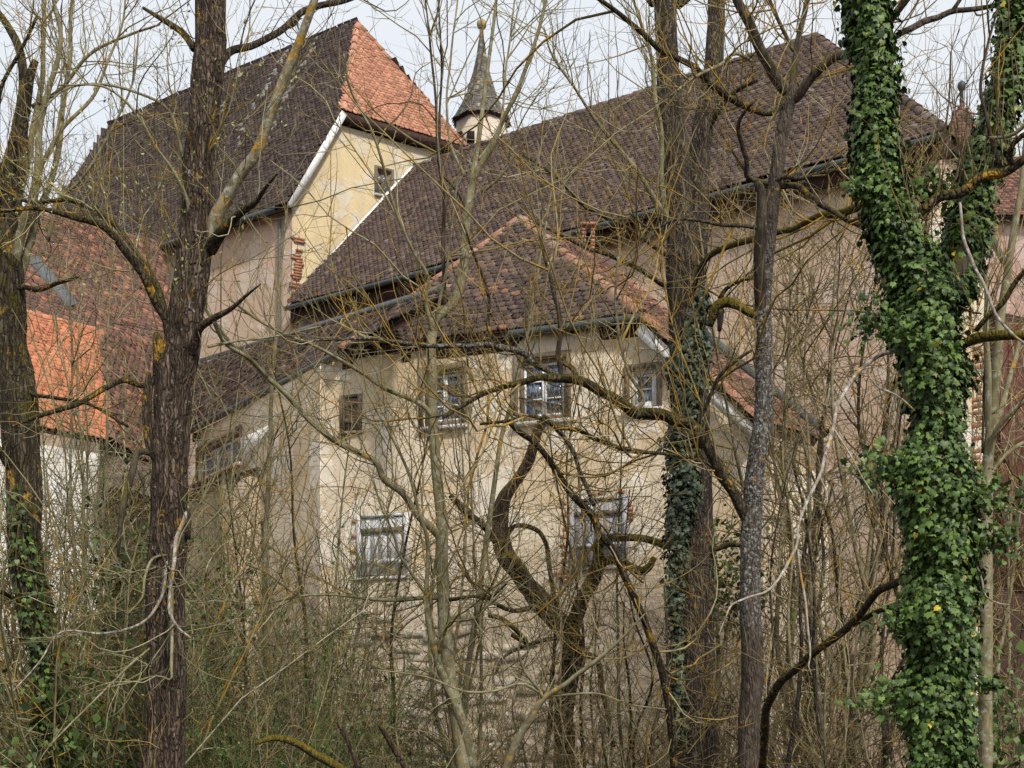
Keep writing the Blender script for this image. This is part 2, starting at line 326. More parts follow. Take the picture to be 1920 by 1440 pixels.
# ------------------------------------------------------------------ walls
U_ = np.array([.784, -.62, 0]); N_ = np.array([.62, .784, 0])      # hall / gabled house directions
def wall(parent, p0, p1, z0, ztop, mat, openings=(), name='wall', step=.35, amp=.025, thick=.5, seed=5, back=0.):
    """upright facet from p0 to p1 (x,y); ztop = callable(s) or number; openings = (s0,s1,z0,z1) -> real holes with reveals."""
    p0 = np.array([*p0[:2], 0.]); p1 = np.array([*p1[:2], 0.]); Lw = np.linalg.norm(p1-p0); u = (p1-p0)/Lw
    inn = np.array([-u[1], u[0], 0.])
    if inn[1] < 0: inn = -inn
    zt = ztop if callable(ztop) else (lambda s: ztop + 0*s)
    sb = sorted(set([0, Lw] + [a for o in openings for a in o[:2]])); ss = []
    for a, b in zip(sb[:-1], sb[1:]): ss += list(np.linspace(a, b, max(2, int((b-a)/step)+1))[:-1])
    ss = np.array(ss+[Lw])
    zmin = min([float(zt(s)) for s in ss]); zcap = max([o[3] for o in openings]+[z0+.1])
    zb = sorted(set([z0, zcap] + [a for o in openings for a in o[2:]])); zs = []
    for a, b in zip(zb[:-1], zb[1:]): zs += list(np.linspace(a, b, max(2, int((b-a)/step)+1))[:-1])
    zs = np.array(zs+[zcap])
    nt_ = max(2, int((zmin-zcap)/step)+1)
    V = []; 
    for s in ss:
        top = float(zt(s)); col = [min(q_, top-.02*(len(zs)-qi)) if q_ > top-.3 else q_ for qi, q_ in enumerate(zs)] + list(np.linspace(min(zcap, top-.02), top, nt_+1)[1:])
        for z in col: V.append(p0+u*s+np.array([0, 0, z]))
    V = np.array(V); nz = len(zs)+nt_
    V0 = V.copy(); V = V - inn*(amp*fbm(V*.9, seed))[:, None]
    F_ = []
    for i in range(len(ss)-1):
        for j in range(nz-1):
            if j < len(zs)-1:
                sm = (ss[i]+ss[i+1])/2; zm = (zs[j]+zs[j+1])/2
                if any(o[0] < sm < o[1] and o[2] < zm < o[3] for o in openings): continue
            a = i*nz+j; F_.append([a, a+nz, a+nz+1, a+1])
    V = list(V)
    def pt(s, z, d): 
        q = p0+u*s+np.array([0, 0, z]); return q + inn*d - inn*(amp*float(fbm(q*.9, seed)))*(1 if d == 0 else 0)
    for (a, b, c, d) in openings:
        base = len(V)
        for (s, z) in ((a, c), (b, c), (b, d), (a, d)): V.append(pt(s, z, 0)); V.append(pt(s, z, .32))
        for k in range(4):
            k2 = (k+1) % 4; F_.append([base+2*k, base+2*k2, base+2*k2+1, base+2*k+1])
    # back and top faces give the wall its thickness
    base = len(V)
    zbk = min(float(zt(0)), float(zt(Lw)), float(zt(Lw*.5)))-.02-back
    for s in (0, Lw):
        for z in (z0, zbk): V.append(p0+u*s+inn*thick+np.array([0, 0, z]))
    F_.append([base, base+1, base+3, base+2])
    e0 = V0[0]; 
    V += [V0[0]+inn*.001, V0[nz-1]+inn*.001, V0[-nz]+inn*.001, V0[-1]+inn*.001]
    F_ += [[base+4, base+5, base+1, base], [base+6, base+2, base+3, base+7], [base+5, base+7, base+3, base+1]]
    o = mk_mesh(name, np.array(V), np.array(F_), mat, parent)
    fr = dict(p0=p0, u=u, n=inn, L=Lw)
    return o, fr
def hit(fr_p0, fr_u, px, py):
    """photo pixel -> (s,z) on the upright plane through p0 along u."""
    k = (px-CX)/F
    # p0 + u s : x = k*y
    s = (k*fr_p0[1]-fr_p0[0])/(fr_u[0]-k*fr_u[1]); y = fr_p0[1]+s*fr_u[1]
    return s, (HY-py)/F*y
def px_open(p0, p1, l, t, r, b):
    p0 = np.array([*p0[:2], 0.]); p1 = np.array([*p1[:2], 0.]); u = (p1-p0)/np.linalg.norm(p1-p0)
    s0, _ = hit(p0, u, l, t); s1, _ = hit(p0, u, r, t)
    _, zt = hit(p0, u, (l+r)/2, t); _, zb = hit(p0, u, (l+r)/2, b)
    return (s0, s1, zb, zt)
def on(fr, s, z, d=0.): return fr['p0']+fr['u']*s+fr['n']*d+np.array([0, 0, z])
def fbox(mb, fr, s0, s1, z0, z1, d0, d1, rnd=None):
    """box in wall coordinates; d measured inward (negative = proud of the wall)."""
    mb.box(on(fr, (s0+s1)/2, (z0+z1)/2, (d0+d1)/2), abs(s1-s0)/2, abs(d1-d0)/2, abs(z1-z0)/2, [fr['u'], fr['n'], [0, 0, 1]], rnd)
def part_box(name, fr, s0, s1, z0, z1, d0, d1, mat, parent, rot=0.):
    mb = MB(); fbox(mb, fr, s0, s1, z0, z1, d0, d1); o = mb.build(name, mat, parent)
    return o

def casement(parent, fr, op, cols=2, rows=3, outer='wood_brown', sash='white_paint', depth=.1, label=None):
    a, b, c, d = op
    w = MB(); t = .07
    fbox(w, fr, a, a+t, c, d, depth-.06, depth+.06); fbox(w, fr, b-t, b, c, d, depth-.06, depth+.06)
    fbox(w, fr, a+t, b-t, d-t, d, depth-.058, depth+.058); fbox(w, fr, a+t, b-t, c, c+t, depth-.058, depth+.058)
    win = w.build('window', M[outer], parent)
    if label: win['label'] = label
    # outer architrave boards and sill proud of the plaster
    s_ = MB(); fbox(s_, fr, a-.09, a-.002, c-.02, d+.09, -.045, -.012+.03); fbox(s_, fr, b+.002, b+.09, c-.02, d+.09, -.045, .018)
    fbox(s_, fr, a-.002, b+.002, d+.002, d+.09, -.043, .018); s_.build('architrave', M['wood_brown'], win)
    q = MB(); fbox(q, fr, a-.1, b+.1, c-.09, c-.022, -.09, .05); q.build('sill', M['wood_grey'], win)
    W_ = (b-a-2*t)/cols
    for i in range(cols):
        x0 = a+t+i*W_; x1 = x0+W_; g = .045
        m = MB()
        fbox(m, fr, x0+.004, x0+g, c+t, d-t, depth-.03, depth+.02); fbox(m, fr, x1-g, x1-.004, c+t, d-t, depth-.03, depth+.02)
        for k in range(rows+1):
            z = c+t+(d-c-2*t)*k/rows; h = .026 if 0 < k < rows else .045
            z0 = max(c+t, z-h/2) if k < rows else z-h; z0 = z if k == 0 else z0
            fbox(m, fr, x0+g, x1-g, z0, z0+h, depth-.027, depth+.017)
        m.build('sash', M[sash], win)
        for k in range(rows):
            z0 = c+t+(d-c-2*t)*k/rows+.02; z1 = c+t+(d-c-2*t)*(k+1)/rows-.02
            gm = MB(); fbox(gm, fr, x0+g-.006, x1-g+.006, z0, z1, depth, depth+.008); gm.build('pane', M['glass'], win)
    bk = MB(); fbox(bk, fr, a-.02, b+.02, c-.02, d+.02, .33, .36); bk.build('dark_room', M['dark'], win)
    return win

def shutter(parent, fr, op, mat, npl=6, leaves=2, rails=(.16, .52, .86), label=None):
    a, b, c, d = op
    root = MB(); t = .07
    fbox(root, fr, a-.03, a+t, c-.02, d+.02, -.02, .06); fbox(root, fr, b-t, b+.03, c-.02, d+.02, -.02, .06)
    fbox(root, fr, a+t, b-t, d-.03, d+.022, -.018, .06); fbox(root, fr, a-.05, b+.05, c-.07, c-.021, -.06, .06)
    r = root.build('shutter', mat, parent)
    if label: r['label'] = label
    xs = np.linspace(a+t+.005, b-t-.005, npl+1)
    for k in range(npl):
        g = random.uniform(.0015, .0035)
        part_box('plank', fr, xs[k]+g, xs[k+1]-g, c+random.uniform(.0, .03), d-.035-random.uniform(0, .02), random.uniform(.008, .02), .045, mat, r)
    mid = (a+b)/2
    for q in rails:
        z = c+(d-c)*q
        for (x0, x1) in ((a+t+.01, mid-.012), (mid+.012, b-t-.01)):
            part_box('batten', fr, x0, x1, z-.04+random.uniform(-.012, .012), z+.04, -.022, .006, M['wood_brown'] if random.random() < .45 else mat, r)
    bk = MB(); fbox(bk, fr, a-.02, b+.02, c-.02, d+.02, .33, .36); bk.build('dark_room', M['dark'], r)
    return r

# ------------------------------------------------------------------ tiled roofs
def inpoly(px, py, poly):
    ins = np.zeros(px.shape, bool); j = len(poly)-1
    for i in range(len(poly)):
        xi, yi = poly[i]; xj, yj = poly[j]
        with np.errstate(divide='ignore', invalid='ignore'):
            c = ((yi > py) != (yj > py)) & (px < (xj-xi)*(py-yi)/(yj-yi+1e-12)+xi)
        ins ^= c; j = i
    return ins
def tile_shape(w, l, t=.026):
    arc = [(-w/2, .30*w), (-.30*w, .07*w), (0, 0), (.30*w, .07*w), (w/2, .30*w)]
    top = [(x, y, t*1.9) for x, y in arc] + [(w/2, l, t*.6), (-w/2, l, t*.6)]
    bot = [(x, y, t*.7) for x, y in arc]
    V = np.array(top+bot); F4 = [[i, i+1, 8+i-1+0, 7+i] for i in range(0)]
    Fq = [[i+1, i, 7+i, 8+i] for i in range(4)]
    Ft = [[6, 0, 1], [6, 1, 2], [6, 2, 5], [5, 2, 3], [5, 3, 4]]
    return V, np.array(Fq), np.array(Ft)
def roof(parent, poly, mat, tw=.18, ex=.15, n_ind=0, name='roof', under='dark_wood', thick=.12, jit=1., rndf=None, eave=None, sag=0.):
    """planar roof plane: poly 3D, poly[0]->poly[1] is the eave, tiles laid in courses; returns the roof part."""
    poly = np.array(poly, float)
    u = poly[1]-poly[0] if eave is None else np.asarray(eave, float); u /= np.linalg.norm(u)
    nn = np.cross(poly[1]-poly[0], poly[-1]-poly[0]); nn /= np.linalg.norm(nn)
    if nn[2] < 0: nn = -nn
    u = u-nn*(u@nn); u /= np.linalg.norm(u)
    v = np.cross(nn, u)
    if v[2] < 0: v = -v; u = -u
    o = poly[0]
    pl2 = np.stack([(poly-o)@u, (poly-o)@v], 1)
    # slab under the tiles
    k = len(poly); Vs = np.concatenate([poly-nn*.004, poly-nn*thick])
    mb = MB(); fs = [[k+i for i in range(k)][::-1], list(range(k))]
    fs += [[i, (i+1) % k, k+(i+1) % k, k+i] for i in range(k)]
    mb.add(Vs, fs); rf = mb.build(name, M[under], parent)
    x0, y0 = pl2.min(0); x1, y1 = pl2.max(0)
    rows = int((y1-y0)/ex)+1; cols = int((x1-x0)/tw)+2
    R, C = np.meshgrid(np.arange(rows), np.arange(cols), indexing='ij')
    cx = x0+(C+.5*(R % 2))*tw; cy = y0+R*ex
    keep = inpoly(cx, cy+ex*.5, pl2) | (inpoly(cx+tw*.3, cy+ex*.8, pl2) & inpoly(cx-tw*.3, cy+ex*.8, pl2))
    cx = cx[keep]; cy = cy[keep]; m = len(cx)
    wav = .02*jit*vnoise(np.stack([cx*.7, cy*.7, cx*0], -1), 4)
    Tv, Tq, Tt = tile_shape(tw*.965, ex*1.7)
    sl_ = rng.random(m) < .02; rot = rng.normal(0, .022*jit, m)+sl_*rng.normal(0, .14, m); tilt = rng.normal(0, .006*jit, m); lift = np.abs(rng.normal(0, .004*jit, m))+.004
    cyj = cy+rng.normal(0, .006*jit, m)-sl_*np.abs(rng.normal(0, .03, m)); cxj = cx+rng.normal(0, .004*jit, m)
    X = Tv[None, :, 0]*np.cos(rot)[:, None]-Tv[None, :, 1]*np.sin(rot)[:, None]+cxj[:, None]
    Y = Tv[None, :, 0]*np.sin(rot)[:, None]+Tv[None, :, 1]*np.cos(rot)[:, None]+cyj[:, None]
    sg = sag*(1-np.sin(np.clip((X-x0)/(x1-x0), 0, 1)*np.pi*2.5)**2*(.5+.5*np.sin(np.clip((Y-y0)/(y1-y0), 0, 1)*np.pi))) if sag else 0
    Z = Tv[None, :, 2]+tilt[:, None]*(Tv[None, :, 0]/tw)*2+lift[:, None]+wav[:, None]+.02*jit+sg
    W3 = o+X[..., None]*u+Y[..., None]*v+Z[..., None]*nn
    rn = rng.random(m)
    if rndf is not None: rn = np.clip(rndf(W3[:, 2], rn, cx-x0, cy-y0), 0, 1)
    ind = np.zeros(m, bool)
    if n_ind:
        scr = F/np.maximum(W3[:, 2, 1], 1); px = CX+W3[:, 2, 0]*scr; py = HY-W3[:, 2, 2]*scr
        vis = (px > -10) & (px < 1930) & (py > -10)
        order = np.argsort(-(scr*vis)); ind[order[:n_ind]] = True
        variants = []
        for q in range(3):
            Vt = Tv + rng.normal(0, .0025, Tv.shape)
            o_ = mk_mesh('tile', Vt, [Tq, Tt], M[mat], rf); variants.append(o_.data); bpy.data.objects.remove(o_)
        Bm = Matrix((u.tolist(), v.tolist(), nn.tolist())).transposed()
        for i in np.where(ind)[0]:
            t_ = link('tile', variants[i % 3], rf)
            Rm = (Bm @ Matrix.Rotation(rot[i], 3, 'Z') @ Matrix.Rotation(tilt[i]*2/tw*.5, 3, 'Y')).to_4x4()
            Rm.translation = Vector(o+u*cxj[i]+v*cyj[i]+nn*(lift[i]+wav[i]+.02*jit)); t_.matrix_basis = Rm
            t_['rnd'] = float(rn[i])
    rest = ~ind; W3 = W3[rest]; mm = len(W3)
    if mm:
        off = (np.arange(mm)*12)[:, None, None]
        ob = mk_mesh('tiles', W3.reshape(-1, 3), [(Tq[None]+off).reshape(-1, 4), (Tt[None]+off).reshape(-1, 3)], M[mat], rf, np.repeat(rn[rest], 12))
        ob['kind'] = 'stuff'
    return rf
def ridge(parent, p, q, r=.11, mat='ridge', seg=.38, name='ridge_tile', up=(0, 0, 1)):
    p = np.asarray(p, float); q = np.asarray(q, float); Ld = np.linalg.norm(q-p); d = (q-p)/Ld; n_ = max(1, int(Ld/seg)); s = Ld/n_
    side = np.cross(d, up); side /= np.linalg.norm(side); upv = np.cross(side, d)
    V = []; F_ = []
    K = 6
    for e, (x, rr) in enumerate(((0, r*1.08), (s*1.12, r*.9))):
        for th in (0, -.018):
            for k in range(K+1):
                a = math.pi*k/K; V.append([x, math.cos(a)*(rr+th), math.sin(a)*(rr+th)-.02+.012*(1-e)])
    K1 = K+1
    for k in range(K):
        F_.append([k, k+1, 2*K1+k+1, 2*K1+k]); F_.append([k+K1, 3*K1+k, 3*K1+k+1, K1+k+1]); F_.append([k, K1+k, K1+k+1, k+1]); F_.append([2*K1+k, 2*K1+k+1, 3*K1+k+1, 3*K1+k])
    o0 = mk_mesh(name, np.array(V), np.array(F_), M[mat], parent, smooth=False); me = o0.data; bpy.data.objects.remove(o0)
    for k in range(n_):
        o = link(name, me, parent)
        R_ = Matrix((d.tolist(), side.tolist(), upv.tolist())).transposed().to_4x4()
        R_.translation = Vector(p+d*s*k+upv*random.uniform(-.008, .008)+side*random.uniform(-.01, .01)); o.matrix_basis = R_; o['rnd'] = random.random()
def tube_mb(pts, r, sides=8):
    pts = np.array(pts, float); 
    return tubes_arrays(pts[None], np.full((1, len(pts)), r) if np.isscalar(r) else np.array(r)[None], sides)
def gutter(parent, p, q, r=.09, mat='gutter', name='gutter'):
    V, Fq, _ = tube_mb([p, (np.array(p)+q)/2, q], r, 8)
    return mk_mesh(name, V, Fq, M[mat], parent, smooth=True)

# ------------------------------------------------------------------ tubes and twigs
def tubes_arrays(Pts, Rad, sides=3, caps=True):
    """Pts (M,N,3) Rad (M,N) -> vertices, quads, per-tube id"""
    Pts = np.asarray(Pts, float); M_, N, _ = Pts.shape
    d = np.empty_like(Pts); d[:, 1:-1] = Pts[:, 2:]-Pts[:, :-2]; d[:, 0] = Pts[:, 1]-Pts[:, 0]; d[:, -1] = Pts[:, -1]-Pts[:, -2]
    d /= np.linalg.norm(d, axis=-1, keepdims=True)+1e-9
    mean = Pts[:, -1]-Pts[:, 0]; mean /= np.linalg.norm(mean, axis=-1, keepdims=True)+1e-9
    ref = np.where(np.abs(mean[:, 2:3]) > .75, np.array([[0, 1., 0]]), np.array([[0, 0, 1.]]))
    ref = np.repeat(ref[:, None], N, 1)
    a = np.cross(d, ref); a /= np.linalg.norm(a, axis=-1, keepdims=True)+1e-9; b = np.cross(d, a)
    th = np.arange(sides)*2*np.pi/sides
    V = Pts[:, :, None]+Rad[:, :, None, None]*(a[:, :, None]*np.cos(th)[None, None, :, None]+b[:, :, None]*np.sin(th)[None, None, :, None])
    base = (np.arange(M_)*N*sides)[:, None, None]; i = (np.arange(N-1)*sides)[None, :, None]; k = np.arange(sides)[None, None]; k2 = (k+1) % sides
    q = np.stack([base+i+k, base+i+k2, base+i+sides+k2, base+i+sides+k], -1).reshape(-1, 4)
    return V.reshape(-1, 3), q, np.repeat(np.arange(M_), N*sides)
def resample(pts, rad, step):
    pts = np.asarray(pts, float); rad = np.asarray(rad, float)
    seg = np.linalg.norm(np.diff(pts, axis=0), axis=1); t = np.concatenate([[0], np.cumsum(seg)]); n_ = max(3, int(t[-1]/step)+1)
    # catmull-rom (chord parametrised via hermite)
    tt = np.linspace(0, t[-1], n_); m = np.gradient(pts, t, axis=0) if len(pts) > 2 else np.repeat([(pts[1]-pts[0])/t[-1]], 2, 0)
    k = np.clip(np.searchsorted(t, tt, side='right')-1, 0, len(t)-2); h = (t[k+1]-t[k])[:, None]; x = ((tt-t[k])[:, None])/h
    H = (2*x**3-3*x**2+1)*pts[k]+(x**3-2*x**2+x)*h*m[k]+(-2*x**3+3*x**2)*pts[k+1]+(x**3-x**2)*h*m[k+1]
    return H, np.interp(tt, t, rad)
def limb_mesh(name, pts, rad, mat, parent, sides=12, step=.06, ridge_amp=0., lump=.06, vfreq=1.6, knots=True, wig=.25):
    Pn, Rn = resample(pts, rad, step)
    n_ = len(Pn)
    # small-scale crookedness
    Pn = Pn + np.stack([vnoise(Pn*3.1+7*k, 40+k) for k in range(3)], -1)*Rn[:, None]*wig*np.minimum(1, np.arange(n_)/6)[:, None]
    V, q, _ = tubes_arrays(Pn[None], Rn[None], sides)
    C_ = np.repeat(Pn, sides, 0); dv = V-C_; r = np.linalg.norm(dv, axis=1, keepdims=True)+1e-9; dn = dv/r
    ang = np.tile(np.arange(sides)*2*np.pi/sides, n_)
    arc = np.repeat(np.concatenate([[0], np.cumsum(np.linalg.norm(np.diff(Pn, axis=0), axis=1))]), sides)
    f = 1+lump*fbm(V*2.3, 9)
    if ridge_amp:
        nr = max(6, int(sides*.28)); cr = np.stack([np.cos(ang)*nr/3.0, np.sin(ang)*nr/3.0, arc*vfreq], -1)
        rd = 1-np.abs(vnoise(cr*1.7, 21))*2; rd2 = 1-np.abs(vnoise(cr*3.3*np.array([1, 1, .8]), 23))*2
        f = f+ridge_amp*(rd*.65+rd2*.35)
    V = C_+dn*r*f[:, None]
    # cap the tip
    cap = [[(n_-1)*sides+k for k in range(sides)], [k for k in range(sides)][::-1]]
    return mk_mesh(name, V, [q, np.array(cap)], mat, parent, smooth=True), Pn, Rn
def spawn(PP, PR, count, L_, K=6, up=.12, wig=.22, ang=(.4, 1.1), rfac=.010, rmin=.003, t0=.1, t1=1., lognorm=.35, rmax=.02, bias=None):
    M_, N, _ = PP.shape
    ln = np.linalg.norm(PP[:, -1]-PP[:, 0], axis=-1)+1e-6
    idx = rng.choice(M_, count, p=ln/ln.sum()); t = rng.uniform(t0, t1, count)*(N-1); i = np.minimum(t.astype(int), N-2); f = (t-i)[:, None]
    pos = PP[idx, i]*(1-f)+PP[idx, i+1]*f; d = PP[idx, i+1]-PP[idx, i]; d /= np.linalg.norm(d, axis=-1, keepdims=True)+1e-9
    pr = PR[idx, i]*(1-f[:, 0])+PR[idx, i+1]*f[:, 0]
    w = rng.normal(size=(count, 3)); 
    if bias is not None: w = w+np.asarray(bias)
    w -= (w*d).sum(-1, keepdims=True)*d; w /= np.linalg.norm(w, axis=-1, keepdims=True)+1e-9
    a = rng.uniform(ang[0], ang[1], count)[:, None]
    d = np.cos(a)*d+np.sin(a)*w
    l = L_*rng.lognormal(0, lognorm, count); st = (l/(K-1))[:, None]
    out_ = np.empty((count, K, 3)); out_[:, 0] = pos
    curv = rng.normal(0, wig*.5, (count, 3))
    for k in range(1, K):
        d = d+rng.normal(0, wig, (count, 3))+curv*.5; d[:, 2] += up; d /= np.linalg.norm(d, axis=-1, keepdims=True)
        out_[:, k] = out_[:, k-1]+d*st
    r0 = np.clip(np.minimum(pr*.75, rfac*l), rmin, rmax)
    R = r0[:, None]*np.linspace(1, .35, K)[None]; R = np.maximum(R, rmin*.55)
    return out_, R
def toarr(lst, N=24):
    """list of (pts,rad) polylines -> same-length arrays"""
    A = []; B = []
    for p, r in lst:
        t = np.linspace(0, len(p)-1, N); i = np.minimum(t.astype(int), len(p)-2); f = (t-i)[:, None]
        A.append(p[i]*(1-f)+p[i+1]*f); B.append(r[i]*(1-f[:, 0])+r[i+1]*f[:, 0])
    return np.array(A), np.array(B)
def join_tubes(name, batches, mat, parent, kind='stuff'):
    Vs = []; Qs = []; Rn = []; n_ = 0
    for (Pt, Rd, s) in batches:
        if len(Pt) == 0: continue
        V, q, idx = tubes_arrays(Pt, Rd, s); Vs.append(V); Qs.append(q+n_); n_ += len(V); Rn.append(rng.random(len(Pt))[idx])
    if not Vs: return None
    o = mk_mesh(name, np.concatenate(Vs), np.concatenate(Qs), mat, parent, np.concatenate(Rn), smooth=True)
    if kind: o['kind'] = kind
    return o
def leaves_mesh(name, pos, size, mat, parent, shape='diamond', dirn=None, spread=.8, kind='stuff', asp=.45):
    m = len(pos)
    if dirn is None: dirn = rng.normal(size=(m, 3))
    d = dirn+rng.normal(0, spread, (m, 3)); d /= np.linalg.norm(d, axis=-1, keepdims=True)
    w = np.cross(d, rng.normal(size=(m, 3))); w /= np.linalg.norm(w, axis=-1, keepdims=True); nn = np.cross(d, w)
    s = (size*rng.lognormal(0, .3, m))[:, None]
    V = np.stack([pos, pos+d*s*.5+w*s*asp*.5+nn*s*.06, pos+d*s, pos+d*s*.5-w*s*asp*.5+nn*s*.06], 1)
    q = np.arange(m*4).reshape(m, 4)
    o = mk_mesh(name, V.reshape(-1, 3), q, mat, parent, np.repeat(rng.random(m)*.97, 4))
    if kind: o['kind'] = kind
    return o
def path(pp, d0, d1=None, dip=0.):
    """pixel path [(px,py,width_px),...] -> 3D points and radii, depth drifting d0->d1."""
    d1 = d0 if d1 is None else d1; n_ = len(pp)
    acc = np.concatenate([[0], np.cumsum([math.dist(pp[i][:2], pp[i+1][:2]) for i in range(n_-1)])]); acc = acc/acc[-1]
    ds = d0+(d1-d0)*acc+dip*np.sin(acc*np.pi)
    return np.array([P(a[0], a[1], d) for a, d in zip(pp, ds)]), np.array([a[2]/2/F*d for a, d in zip(pp, ds)])
GZ = -1.9
def to_ground(pts, rad, flare=1.25):
    p = pts[0]
    if p[2] > GZ+.05:
        e = np.array([p[0]-(pts[1][0]-p[0])*.3, p[1], GZ]); pts = np.concatenate([[e], pts]); rad = np.concatenate([[rad[0]*flare], rad])
    return pts, rad

class Tree:
    def __init__(s, name, label, cat, trunk, d, mat, d1=None, sides=24, step=.05, ridge_amp=.06, group=None, lump=.06, wig=.25, ground=True):
        s.root = empty(name, label, cat, group)
        pts, rad = path(trunk, d, d1)
        if ground: pts, rad = to_ground(pts, rad)
        s.mat = mat; s.twl = []
        _, p, r = limb_mesh('trunk', pts, rad, M[mat], s.root, sides, step, ridge_amp, lump, wig=wig)
        s.trunk = (p, r); s.lines = []; s.all = []
    def limb(s, pp, d0, d1, mat=None, sides=9, dip=0., twig=True, lump=.10, wig=.5, ridge_amp=.0, step=.05, label=None, w=1.):
        best = 1e9
        for (tp, tr) in [s.trunk]+s.all:
            sx = CX+tp[:, 0]/tp[:, 1]*F; sy = HY-tp[:, 2]/tp[:, 1]*F; dd = np.hypot(sx-pp[0][0], sy-pp[0][1]); j = int(dd.argmin())
            if dd[j] < tr[j]/tp[j, 1]*F+14 and dd[j] < best: best = dd[j]; dn_ = tp[j, 1]
        if best < 1e8: d1 = dn_+(d1-d0); d0 = dn_
        pts, rad = path(pp, d0, d1, dip)
        o, p, r = limb_mesh('branch', pts, rad*w, M[mat or s.mat], s.root, sides, step, ridge_amp, lump, wig=wig)
        s.all.append((p, r))
        if label: o['label'] = label
        if twig: s.lines.append((p, r))
        return p, r
    def twigs(s, specs, mat, name='twigs', lines=None, buds=None):
        """specs: list of dict(n=per metre of parent, L=..., ...) each level grows on the level before."""
        lines = lines if lines is not None else s.lines
        if not lines: return
        A, B = toarr(lines); total = sum(np.linalg.norm(np.diff(p, axis=0), axis=1).sum() for p, _ in lines)
        batches = []; lvl = (A, B)
        allP = []
        for sp in specs:
            sp = dict(sp); nper = sp.pop('n'); sides = sp.pop('sides', 3)
            cnt = int(nper*total); 
            if cnt < 1: break
            Pt, Rd = spawn(lvl[0], lvl[1], cnt, sp.pop('L'), **sp)
            batches.append((Pt, Rd, sides)); lvl = (Pt, Rd); allP.append(Pt)
            total = np.linalg.norm(np.diff(Pt, axis=1), axis=-1).sum()
        join_tubes(name, batches, M[mat], s.root)
        if buds:
            per, size, bmat, mode = buds
            Pt = allP[-1]; m = int(len(Pt)*per); i = rng.integers(0, len(Pt), m); k = rng.integers(1, Pt.shape[1], m)
            if mode == 'hang': dirn = np.tile([[0, 0, -1.]], (m, 1)); sp_ = .18
            else: dirn = Pt[i, k]-Pt[i, k-1]; dirn /= np.linalg.norm(dirn, axis=-1, keepdims=True); sp_ = .5
            leaves_mesh('catkins' if mode == 'hang' else 'buds', Pt[i, k], size, M[bmat], s.root, dirn=dirn, spread=sp_, asp=.22 if mode == 'hang' else .4)

# ================================================================== BUILDINGS
def ray_plane(px, py, a, b, c):
    n_ = np.cross(b-a, c-a); r = np.array([(px-CX)/F, 1, (HY-py)/F]); return r*((a@n_)/(r@n_))
def strip(parent, name, p, q, w, mat, up=(0, 0, 1), out_=(0, -1, 0), t=.03):
    """flat board from p to q, w tall along up, t thick"""
    p = np.asarray(p, float); q = np.asarray(q, float); d = q-p; l = np.linalg.norm(d); d /= l
    upv = np.asarray(up, float); upv = upv-d*(upv@d); upv /= np.linalg.norm(upv); o_ = np.cross(d, upv)
    mb = MB(); mb.box((p+q)/2, l/2, w/2, t/2, [d, upv, o_]); return mb.build(name, mat, parent)

# ---- front house: cream bay under the brown hipped roof
house = empty('front_house', 'old cream plastered house with brown hipped tile roof, grey shutters and small casement windows', 'house', loc=(0, 25, GZ))
def Q(px, d): return np.array([(px-CX)/F*d, d])
a1, b1 = Q(600, 26.7), Q(1430, 23.05)
W1, W2, W3_ = px_open(a1, b1, 795, 694, 868, 797), px_open(a1, b1, 972, 672, 1063, 787), px_open(a1, b1, 1181, 692, 1232, 764)
S1, S2 = px_open(a1, b1, 671, 966, 763, 1080), px_open(a1, b1, 1070, 934, 1174, 1061)
W0 = px_open(a1, b1, 640, 742, 677, 808); H1 = px_open(a1, b1, 683, 1368, 704, 1400)
Lf = np.linalg.norm(b1-a1); s1190, _ = hit(np.array([*a1, 0]), np.array([*(b1-a1)/Lf, 0]), 1196, 600)
top1 = lambda s: 6.72 if s < s1190 else 6.72-(s-s1190)/(Lf-s1190)*2.15
def top1(s): return 6.72 if s < s1190 else 6.72-(s-s1190)/(Lf-s1190)*2.15
_, fr1 = wall(house, a1, b1, GZ-.3, top1, M['plaster_front'], [W0, W1, W2, W3_, S1, S2, H1], amp=.035)
a2 = Q(370, 33.2)
W4 = px_open(a2, a1, 372, 826, 452, 884); W5 = px_open(a2, a1, 476, 978, 497, 1048)
_, fr2 = wall(house, a2, a1, GZ-.3, 6.7, M['plaster_front'], [W4, W5], amp=.03)
a3, b3 = Q(330, 32.6), Q(452, 29.3)
_, fr3 = wall(house, a3, b3, GZ-.3, 5.05, M['plaster_low'], [], amp=.05)
b3b = b3+np.array([.5, .9]); wall(house, b3, b3b, GZ-.3, 5.03, M['plaster_low'], [], amp=.05)
wall(house, b1, b1+np.array([1.9, 3.6]), GZ-.3, 4.5, M['plaster_front'], [], amp=.03)
# little tiled coping over the lower wall
c0 = np.array([*a3, 5.02]); c1 = np.array([*b3, 5.02]); inn = fr3['n']
roof(house, [c0-inn*.2-np.array([0, 0, .05]), c1-inn*.2-np.array([0, 0, .05]), c1+inn*.75+np.array([0, 0, .3]), c0+inn*.75+np.array([0, 0, .3])], 'tile_front', .17, .13, n_ind=40, name='coping_roof', thick=.07)
